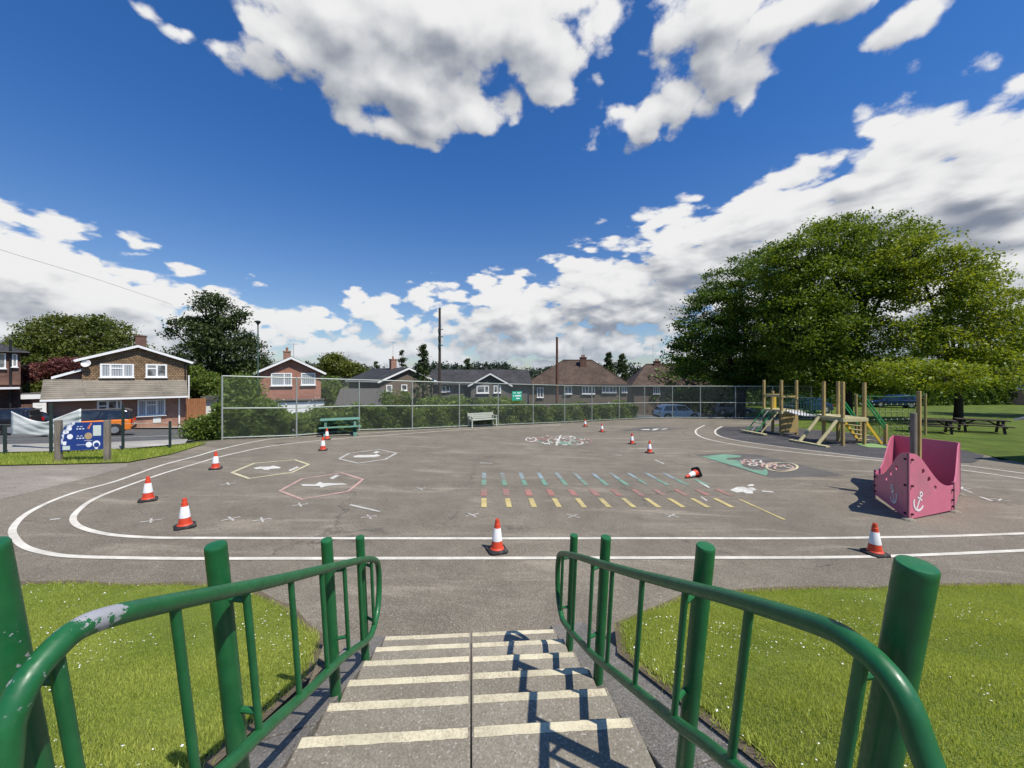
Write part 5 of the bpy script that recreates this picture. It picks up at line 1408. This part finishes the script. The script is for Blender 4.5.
tree('oak_tree', 'bright yellow green tree with open branches at the right of the big group', bx(958, 29), lob(28, (916, 254, 34, 22), (948, 276, 32, 26), (975, 296, 28, 28), (994, 330, 28, 28), (930, 296, 36, 26), (915, 335, 30, 22), (960, 338, 32, 24), (905, 372, 36, 17, -2), (945, 378, 36, 16, -2), (985, 368, 32, 20, -1), (1012, 320, 20, 30), (1010, 362, 22, 20)), 46000, .19, 'leaf_bright', 'bark_dark', .28, .85, .45, .42, gap=.5, per=70, twigs=170)
# shade trees and shrubs behind them
for i, (px_, Y, hh, wpx, lab) in enumerate(((700, 58, 380, 46, 'dark tree far behind the left end of the big tree group'), (770, 60, 372, 60, 'dark tree seen between the trunks behind the climbing frame'), (850, 56, 370, 60, 'dense dark tree behind the rope net'), (930, 60, 374, 60, 'dark tree behind the picnic tables on the far lawn'), (1010, 64, 376, 60, 'dark tree at the far right edge behind the lawn'))):
    tree('background_tree', lab, bx(px_, Y), lob(Y, (px_, hh, wpx, 30), (px_ - 25, hh + 14, wpx * .7, 24), (px_ + 25, hh + 14, wpx * .7, 24), (px_, hh + 26, wpx * 1.1, 18)), 13000, .42, 'leaf_oak', 'bark_dark', .35, 1.1, .4, cat='tree', group='trees behind the park', twigs=10)
def hedge(name, label, pts, h0, h1, wd, n, leaf, leafm, cat='hedge', core=True, group=None):
    P = [Vector((x, y, g(x, y))) for x, y in pts]; root = thing(name, label, cat, P[0], 0, group)
    seg = [(P[i + 1] - P[i]).length for i in range(len(P) - 1)]; T = sum(seg); cum = np.cumsum([0] + seg)
    u = rng.random(n) * T; i = np.clip(np.searchsorted(cum, u) - 1, 0, len(seg) - 1); f = (u - cum[i]) / np.array(seg)[i]
    A = np.array([list(p) for p in P]); q = A[i] + (A[i + 1] - A[i]) * f[:, None]
    hh = h0 + (h1 - h0) * (u / T) + .16 * np.sin(u * 1.3) + .12 * np.sin(u * 3.1 + 1) + .08 * np.sin(u * 7.7)
    nd = A[i + 1] - A[i]; nd = np.stack([nd[:, 1], -nd[:, 0]], 1); nd /= np.linalg.norm(nd, axis=1)[:, None]
    side = rng.random(n); v = np.where(side < .55, 1, np.where(side < .75, rng.uniform(-1, 1, n), -1)) * (wd / 2) * rng.uniform(.7, 1.1, n)
    z = np.where((side >= .55) & (side < .75), hh * rng.uniform(.9, 1.06, n), hh * rng.random(n) ** .8)
    bul = .12 * np.sin(u * 4 + z * 3) + .08 * np.sin(u * 9 - z * 5)
    C = np.stack([q[:, 0] + nd[:, 0] * (v + bul), q[:, 1] + nd[:, 1] * (v + bul), q[:, 2] + z], 1)
    tint = .42 + .22 * np.sin(u * 1.9 + 1.5 * np.sin(z * 2)) * np.sin(u * .7) + rng.normal(0, .17, n)
    leaf_mesh('foliage', C - np.array(list(P[0])), tint, leaf, M[leafm], root, .5)
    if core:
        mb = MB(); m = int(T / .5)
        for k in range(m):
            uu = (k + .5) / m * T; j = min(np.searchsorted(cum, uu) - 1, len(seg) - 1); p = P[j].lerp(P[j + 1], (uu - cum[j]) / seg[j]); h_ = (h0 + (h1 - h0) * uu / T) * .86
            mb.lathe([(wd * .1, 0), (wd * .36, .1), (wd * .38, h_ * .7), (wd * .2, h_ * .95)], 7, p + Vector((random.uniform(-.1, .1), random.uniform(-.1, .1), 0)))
        mb.build('branches', M['inner'], root)  # lumpy dark core added to close the view through the leaves
    return root
# along the inside of the wire fence
off = lambda i, d: (FENCE_XY[i][0] - d * .62, FENCE_XY[i][1] + d * .78)
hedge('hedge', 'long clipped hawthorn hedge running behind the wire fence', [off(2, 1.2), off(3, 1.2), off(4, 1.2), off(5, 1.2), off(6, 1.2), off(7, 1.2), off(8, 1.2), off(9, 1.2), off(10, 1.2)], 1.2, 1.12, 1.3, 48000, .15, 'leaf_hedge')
hedge('shrub_row', 'mixed dark green shrubs growing behind the first fence bays', [(-12.7, 17.2), off(0, 1.6), off(1, 1.5), off(2, 1.4)], 1.35, 1.0, 1.6, 13000, .15, 'leaf_hedge', 'shrubs')
tree('conifer_shrub', 'tall feathery grey green shrub rising behind the first bay of the wire fence', (-12.3, 18.6), lob(18.6, (240, 398, 17, 22), (252, 412, 20, 22), (232, 420, 14, 20), (268, 420, 18, 18), (246, 384, 9, 10)), 9000, .14, 'leaf_hedge', 'bark', .08, .45, .4, cat='shrub', twigs=20)
tree('yellow_shrub', 'yellow green shrub at the left end of the picnic table behind the fence', (-8.6, 20.2), lob(20.2, (316, 420, 12, 14), (330, 414, 14, 10), (306, 428, 8, 9)), 4500, .13, 'leaf_yellow', 'bark', .05, .3, .4, cat='shrub', twigs=10)
tree('yellow_shrub', 'yellow green shrub growing out of the hedge left of the white bench', (-5.6, 22.6), lob(22.6, (398, 408, 13, 9), (408, 418, 9, 9)), 3500, .13, 'leaf_yellow', 'bark', .05, .3, .4, cat='shrub', twigs=8)
mbb = MB()
for k in range(330):
    x = random.uniform(222, 322); y = random.gauss(413, 6)
    p = at(x, y, random.uniform(17.7, 18.6) + (x - 240) * .022); s = random.uniform(.02, .05)
    mbb.lathe([(s * .4, -s * .4), (s, 0), (s * .4, s * .4)], 5, p)
tag(mbb.build('white_wall_flecks', M['wall_flecks']), kind='stuff')  # added white flecks standing for the wall glimpsed through leaf gaps, not flowers
tree('round_bush', 'rounded dark green bush beside the left corner post of the wire fence', (-13.4, 16.9), lob(16.9, (205, 428, 15, 13), (197, 432, 9, 10), (213, 424, 9, 10), (206, 437, 15, 7)), 7000, .11, 'leaf_hedge', 'bark', .05, .32, .45, cat='bush', twigs=10)
# dark undergrowth along the far side of the park
hedge('park_hedge', 'tall dark hedge closing the far side of the park behind the trees', [bx(735, 48), bx(800, 47), bx(880, 48), bx(960, 50), bx(1060, 52)], 3.4, 3.2, 2.4, 30000, .3, 'leaf_oak')
hedge('park_hedge', 'dark bushes under the left oak behind the parked cars', [bx(668, 44), bx(740, 44)], 2.6, 3.4, 2.0, 9000, .26, 'leaf_oak')
tree('shade_tree', 'tree whose leaves show at the right edge beyond the far lawn', (46, 32), lob(32, (1072, 318, 36, 34), (1050, 350, 36, 24), (1100, 340, 40, 40), (1080, 372, 50, 16)), 16000, .27, 'leaf_mid', 'bark_dark', .35, .9, .45, .4, gap=.3, per=55, twigs=60)
tree('garden_tree', 'dark shrubby tree filling the gap between the orange red brick house and the bungalow', bx(331, 46), lob(46, (330, 388, 9, 14), (337, 396, 10, 10), (326, 398, 8, 10)), 4200, .24, 'leaf_hedge', 'bark', .12, .6, .4, cat='tree', twigs=8)
# behind the houses
tree('willow_tree', 'broad olive green tree behind the tile hung house', bx(78, 58), lob(58, (45, 350, 26, 26), (70, 340, 30, 24), (100, 340, 28, 22), (122, 352, 18, 22), (28, 362, 16, 22), (80, 362, 45, 24), (55, 330, 20, 14), (95, 328, 20, 12)), 34000, .36, 'leaf_willow', 'bark', .4, 1.0, .5, cat='tree')
tree('willow_tree', 'thin pale tree at the left behind the olive green one', bx(32, 64), lob(64, (30, 338, 16, 20), (22, 352, 14, 20)), 3600, .3, 'leaf_willow', 'bark', .2, .9, .3, gap=.5, cat='tree', twigs=40)
tree('cherry_tree', 'purple red leaved tree between the dark brick house and the tile hung house', bx(54, 36), lob(36, (38, 376, 20, 12), (60, 369, 18, 10), (74, 366, 12, 9), (28, 382, 9, 10)), 8000, .2, 'leaf_purple', 'bark', .12, .5, .4, cat='tree', twigs=15)
tree('garden_shrub', 'green shrub below the purple red tree', bx(46, 34), lob(34, (48, 390, 18, 9), (32, 391, 10, 8)), 4200, .18, 'leaf_willow', 'bark', .06, .4, .4, cat='shrub', twigs=8)
def conifer(name, label, pxc, Y, ytop, wpx, n, leaf=.28, ragged=.25, group=None, m='leaf_conifer', lowpx=None):
    x, y = bx(pxc, Y); z0 = g(x, y); zt = CAMZ + (HY - ytop) / FPX * Y; H = zt - z0; Rm = wpx / FPX * Y
    root = thing(name, label, 'tree', (x, y, z0), 0, group)
    nc = n // 30; t = rng.random(nc) ** .75; a = rng.uniform(0, 2 * np.pi, nc)
    prof = np.minimum((1 - t) * 1.25, 1) ** .8 * (1 + ragged * np.sin(a * 3 + t * 17) + ragged * np.sin(t * 38))
    r = Rm * prof * rng.uniform(.55, 1.05, nc) + .1
    P = np.stack([r * np.cos(a), r * np.sin(a), H * (.06 + .94 * t)], 1); k = rng.poisson(26, nc) + 6; idx = np.repeat(np.arange(nc), k)
    cs = (.22 * Rm * (1 - t * .7) + .18)[idx][:, None]
    off_ = rng.normal(0, .55, (len(idx), 3)) * cs; off_[:, 2] *= .7
    tint = rng.normal(.4, .22, nc)[idx] + rng.normal(0, .15, len(idx))
    leaf_mesh('crown', P[idx] + off_, tint, leaf, M[m], root, .35)
    mb = MB(); mb.tube([(0, 0, -.3), (0, 0, H * .5), (0, 0, H * .97)], [Rm * .09 + .06, Rm * .06 + .04, .03], 8)
    for j in range(0, nc, max(1, nc // 40)): mb.tube([(0, 0, max(P[j][2] - .3, .2)), tuple(P[j])], [.04 + .01 * Rm, .015], 4)
    mb.build('trunk', M['bark_dark'], root, smooth=True)
    return root
tree('cypress_tree', 'tall ragged dark evergreen with a forked top behind the timber gate', bx(208, 42), lob(42, (206, 303, 9, 12), (219, 309, 9, 14), (192, 325, 17, 9), (178, 334, 10, 6), (210, 332, 17, 15), (238, 326, 9, 18), (228, 350, 26, 26), (200, 362, 26, 22), (246, 362, 18, 26), (212, 388, 40, 18), (190, 384, 22, 18), (258, 376, 11, 22), (240, 392, 24, 16)), 40000, .26, 'leaf_conifer', 'bark_dark', .45, .8, .45, gap=.35, cat='tree', twigs=60)
tree('garden_tree', 'lighter green bushy tree low in front of the dark evergreen', bx(196, 39), lob(39, (198, 376, 12, 12), (212, 386, 14, 12), (236, 388, 14, 10)), 6000, .22, 'leaf_hedge', 'bark', .1, .5, .4, cat='tree', twigs=10)
tree('garden_tree', 'yellow green and dark trees on the skyline right of the orange red brick house', bx(340, 70), lob(70, (332, 362, 10, 8), (345, 368, 12, 8), (355, 371, 9, 6), (328, 370, 8, 8)), 5200, .42, 'leaf_yellow', 'bark', .2, 1.0, .4, cat='tree', twigs=8)
tree('garden_tree', 'dark round tree top just right of the orange red brick house gable', bx(332, 76), lob(76, (333, 361, 9, 7)), 2000, .42, 'leaf_conifer', 'bark', .2, .9, .4, cat='tree', twigs=5)
conifer('young_conifer', 'slim ragged young conifer standing between the two dark roofed bungalows', 423, 42, 345, 9, 4200, .2, .35)
conifer('young_conifer', 'small thin conifer tip beside the brick chimney of the bungalow', 402, 56, 351, 6, 1500, .24, .3)
conifer('young_conifer', 'small grey conifer tip left of the brick chimney', 376, 75, 362, 9, 1200, .3, .3)
conifer('spruce_tree', 'dark spruce between the two hipped roofs, the left of a close pair', 609, 78, 353, 9, 3000, .36, .2, 'pair of spruces between the hipped roofs')
conifer('spruce_tree', 'dark spruce between the two hipped roofs, the right of a close pair', 622, 80, 354, 9, 3000, .36, .2, 'pair of spruces between the hipped roofs')
conifer('garden_conifer', 'low spiky evergreen behind the ridge of the grey rendered bungalow', 467, 64, 359, 12, 2400, .34, .3)
# far wooded ridge
L = []; 
for k in range(1500):
    x = random.uniform(-150, 260); y = 230 + random.uniform(-15, 25) + 18 * math.sin(x * .03); zt = CAMZ + (HY - (368 + 2.6 * math.sin(x * .06) + 2.2 * math.sin(x * .17) + 1.2 * math.sin(x * .41))) / FPX * y
    L.append((x, y, zt - abs(random.gauss(0, 3.2))))
L = np.repeat(np.array(L), 22, 0); L = L + rng.normal(0, 1.1, L.shape)
o = leaf_mesh('distant_wood', L, np.clip(rng.normal(.35, .25, len(L) // 1), 0, 1), 1.5, M['leaf_far'], None, .5); tag(o, kind='stuff')
tree('garden_tree', 'low shrubs in front of the grey rendered bungalow behind the hedge', bx(455, 40), lob(40, (440, 402, 30, 6), (500, 402, 30, 5), (395, 398, 16, 8)), 5000, .2, 'leaf_hedge', 'bark', .06, .5, .4, cat='shrub', twigs=6)

# ================================================================== SKY, SUN, CAMERA
SUN = Vector((.48, -.41, 1.0)).normalized()
el = math.asin(SUN.z); azs = math.atan2(SUN.x, SUN.y)
w = bpy.data.worlds.new('World'); scene.world = w; w.use_nodes = True
T = NT(w.node_tree); T.n.clear()
out = T.node('ShaderNodeOutputWorld'); sky = T.node('ShaderNodeTexSky', sky_type='NISHITA')
sky.sun_disc = False; sky.sun_elevation = el; sky.sun_rotation = azs; sky.air_density = 1.0; sky.dust_density = .6; sky.ozone_density = 3.5; sky.altitude = 50
V = T.coord('Generated')
def azel(x, y):
    a = math.atan((x - CX) / FPX); return a, math.atan((HY - y) / FPX * math.cos(a))
BLOBS = [  # x, y, rx, ry (photo px), amplitude
    (330, 12, 95, 62, 1), (290, 52, 62, 42, .9), (385, 85, 62, 52, 1.0), (440, 20, 130, 85, 1.1), (420, 95, 84, 46, 1), (522, 40, 86, 74, 1.05), (392, 130, 50, 22, .8), (470, 110, 60, 30, .8),
    (716, 20, 66, 60, 1), (655, 118, 62, 26, .85), (720, 66, 56, 58, .9), (810, 4, 140, 36, 1), (905, 16, 60, 26, .7), (680, 95, 36, 40, .8),
    (520, 312, 90, 40, 1), (620, 296, 95, 56, 1.05), (700, 258, 95, 52, 1), (790, 224, 110, 62, 1), (890, 200, 130, 82, 1.05), (1000, 180, 140, 84, 1.1), (900, 300, 280, 110, 1.2), (560, 345, 120, 22, .85), (660, 218, 30, 14, .6),
    (20, 278, 150, 66, 1.15), (110, 296, 100, 42, 1.1), (215, 320, 95, 36, 1), (300, 325, 60, 22, .85), (-40, 330, 240, 60, 1.1), (100, 345, 200, 34, 1), (20, 236, 60, 14, .5),
    (185, 271, 22, 9, .62), (372, 306, 28, 20, .85), (419, 294, 20, 14, .75), (415, 328, 34, 18, .7), (560, 366, 420, 12, .6), (400, 350, 120, 18, .8), (480, 330, 50, 16, .7), (300, 350, 120, 16, .75),
    (150, 12, 34, 12, .42), (182, 36, 34, 14, .45), (866, 124, 26, 12, .5), (915, 118, 30, 9, .4), (985, 66, 34, 30, .36), (140, 244, 22, 5, .3), (142, 6, 26, 10, .4)]
def cloud_group(with_puff):
    gt = bpy.data.node_groups.new('cloud_density', 'ShaderNodeTree')
    gt.interface.new_socket('Dir', in_out='INPUT', socket_type='NodeSocketVector')
    gt.interface.new_socket('Detail', in_out='INPUT', socket_type='NodeSocketFloat')
    gt.interface.new_socket('D', in_out='OUTPUT', socket_type='NodeSocketFloat')
    t = NT(gt); gi = t.node('NodeGroupInput'); go = t.node('NodeGroupOutput')
    d = t.vmath('NORMALIZE', gi.outputs[0]); x, y, z = t.sep(d)
    az = t.math('ARCTAN2', x, y); el_ = t.math('ARCSINE', z); P = t.comb(az, el_, 0)
    # wind-blown warp of the outlines
    wn = t.node('ShaderNodeTexNoise'); t.put(wn.inputs['Vector'], d); wn.inputs['Scale'].default_value = 7; wn.inputs['Detail'].default_value = 4
    P = t.vmath('ADD', P, t.vmath('SCALE', t.vmath('SUBTRACT', wn.outputs['Color'], (.5, .5, .5))))
    P.node.inputs[1].links[0].from_node.inputs['Scale'].default_value = .09
    m = None
    for (bx_, by_, rx, ry, am) in BLOBS:
        a, e = azel(bx_, by_); a2, _ = azel(bx_ + 1, by_); _, e2 = azel(bx_, by_ - 1); ca = abs(a2 - a); ce = abs(e2 - e)
        q = t.vmath('MULTIPLY', t.vmath('SUBTRACT', P, (a, e, 0)), (1 / (rx * ca * 1.12), 1 / (ry * ce * 1.12), 0))
        v = t.math('MULTIPLY_ADD', t.vmath('LENGTH', q), -am, am)
        m = v if m is None else t.math('SMOOTH_MAX', m, v, .12)
    # thin scattered cloud behind and beside the viewer
    back = t.math('MULTIPLY_ADD', t.noise(d, 2.2, 3, .5), 3.2, -2.6); back = t.math('SUBTRACT', back, t.ramp(y, -.15, .3, 0, 3))
    m = t.math('MAXIMUM', m, back)
    k = t.ramp(el_, .0, .5, 2.0, 1.0)
    dd = t.vmath('MULTIPLY', d, t.comb(k, k, t.math('MULTIPLY', k, 1.35)))
    n1 = t.noise(dd, 6.5, 9, .6); t.put(n1.node.inputs['Detail'], gi.outputs[1])
    n2 = t.noise(dd, 24, 6, .6, dist=.3); n2 = t.math('ADD', t.math('MULTIPLY', t.math('SUBTRACT', n2, .5), t.ramp(gi.outputs[1], 2, 8)), .5)
    vo = t.node('ShaderNodeTexVoronoi', feature='F1'); wv = t.node('ShaderNodeTexNoise'); t.put(wv.inputs['Vector'], dd); wv.inputs['Scale'].default_value = 9; wv.inputs['Detail'].default_value = 3
    t.put(vo.inputs['Vector'], t.vmath('ADD', dd, t.vmath('MULTIPLY', t.vmath('SUBTRACT', wv.outputs['Color'], (.5, .5, .5)), (.07, .07, .07))))
    vo.inputs['Scale'].default_value = 9.5; vo.inputs['Detail'].default_value = 1.6; vo.inputs['Roughness'].default_value = .5;
    puff = t.math('MULTIPLY', t.math('SUBTRACT', .77, vo.outputs['Distance']), .72) if with_puff else .09
    n = t.math('ADD', t.math('ADD', puff, t.math('MULTIPLY', t.math('SUBTRACT', n1, .5), 1.15)), t.math('MULTIPLY', t.math('SUBTRACT', n2, .5), .34))
    t.put(go.inputs[0], t.math('ADD', t.math('MULTIPLY', m, .85), n))
    return gt
cg = cloud_group(True); cg0 = cloud_group(False)
def dens(v, det=9.0):
    nd = T.node('ShaderNodeGroup'); nd.node_tree = cg if det > 5 else cg0; T.put(nd.inputs[0], v); nd.inputs[1].default_value = det; return nd.outputs[0]
D0 = dens(V); S0 = dens(V, 3.2); D1 = dens(T.vmath('ADD', V, (.022, -.01, .04)), 3.2); D2 = dens(T.vmath('ADD', V, (.05, -.02, .11)), 2.2); S2 = dens(V, 2.2); F1 = dens(T.vmath('ADD', V, (.01, -.004, .02)), 7.0); F0 = dens(V, 7.0)
alpha = T.ramp(D0, .02, .27)
slope = T.math('ADD', T.math('ADD', T.math('MULTIPLY', T.math('SUBTRACT', S0, D1), .5), T.ramp(T.math('SUBTRACT', S2, D2), -.9, .9, -.36, .36, False)), T.math('MULTIPLY', T.math('SUBTRACT', F0, F1), .36))
thick = T.ramp(S0, .1, .95)
lit = T.math('ADD', T.math('SUBTRACT', .80, T.math('MULTIPLY', thick, .42)), T.math('MULTIPLY', slope, 1.25))
lit = T.ramp(lit, -.1, 1.05)
cc = T.mix(lit, (.26, .30, .38), (1.0, 1.0, 1.0))
vz = T.sep(T.vmath('NORMALIZE', V))[2]
hz = T.ramp(vz, .0, .16, .35, 0)
cc = T.mix(hz, cc, (.62, .72, .84))
bg1 = T.node('ShaderNodeBackground'); bg2 = T.node('ShaderNodeBackground')
tc = T.mix(T.ramp(vz, .0, .55), (1.15, 1.18, 1.25), (.43, .98, 1.6)); tint = T.mix(1.0, sky.outputs[0], tc, 'MULTIPLY')
T.put(bg1.inputs[0], tint); bg1.inputs[1].default_value = .08
T.put(bg2.inputs[0], cc); bg2.inputs[1].default_value = .78
mx = T.node('ShaderNodeMixShader'); T.put(mx.inputs[0], alpha); T.l.new(bg1.outputs[0], mx.inputs[1]); T.l.new(bg2.outputs[0], mx.inputs[2])
T.l.new(mx.outputs[0], out.inputs[0])
w.cycles.sampling_method = 'MANUAL'; w.cycles.sample_map_resolution = 512

sd = bpy.data.lights.new('sun', 'SUN'); sd.energy = 5.0; sd.angle = R(.53); sd.color = (1, .94, .84)
so = bpy.data.objects.new('sun', sd); COL.objects.link(so); so.rotation_euler = SUN.to_track_quat('Z', 'Y').to_euler(); so.location = SUN * 60

cam = bpy.data.cameras.new('camera'); co = bpy.data.objects.new('camera', cam); COL.objects.link(co)
cam.sensor_width = 36; cam.lens = FPX / 1024 * 36; cam.shift_y = -(384 - HY) / 1024
co.location = (0, 0, CAMZ); co.rotation_euler = (R(90), 0, 0); cam.clip_start = .05; cam.clip_end = 6000
scene.camera = co
scene.view_settings.view_transform = 'Standard'; scene.view_settings.look = 'None'; scene.view_settings.exposure = .15; scene.view_settings.gamma = 1
scene.render.engine = 'CYCLES'
scene.cycles.use_denoising = True
try: scene.cycles.denoiser = 'OPENIMAGEDENOISE'
except Exception: pass
scene.cycles.max_bounces = 6; scene.cycles.diffuse_bounces = 3; scene.cycles.transparent_max_bounces = 4
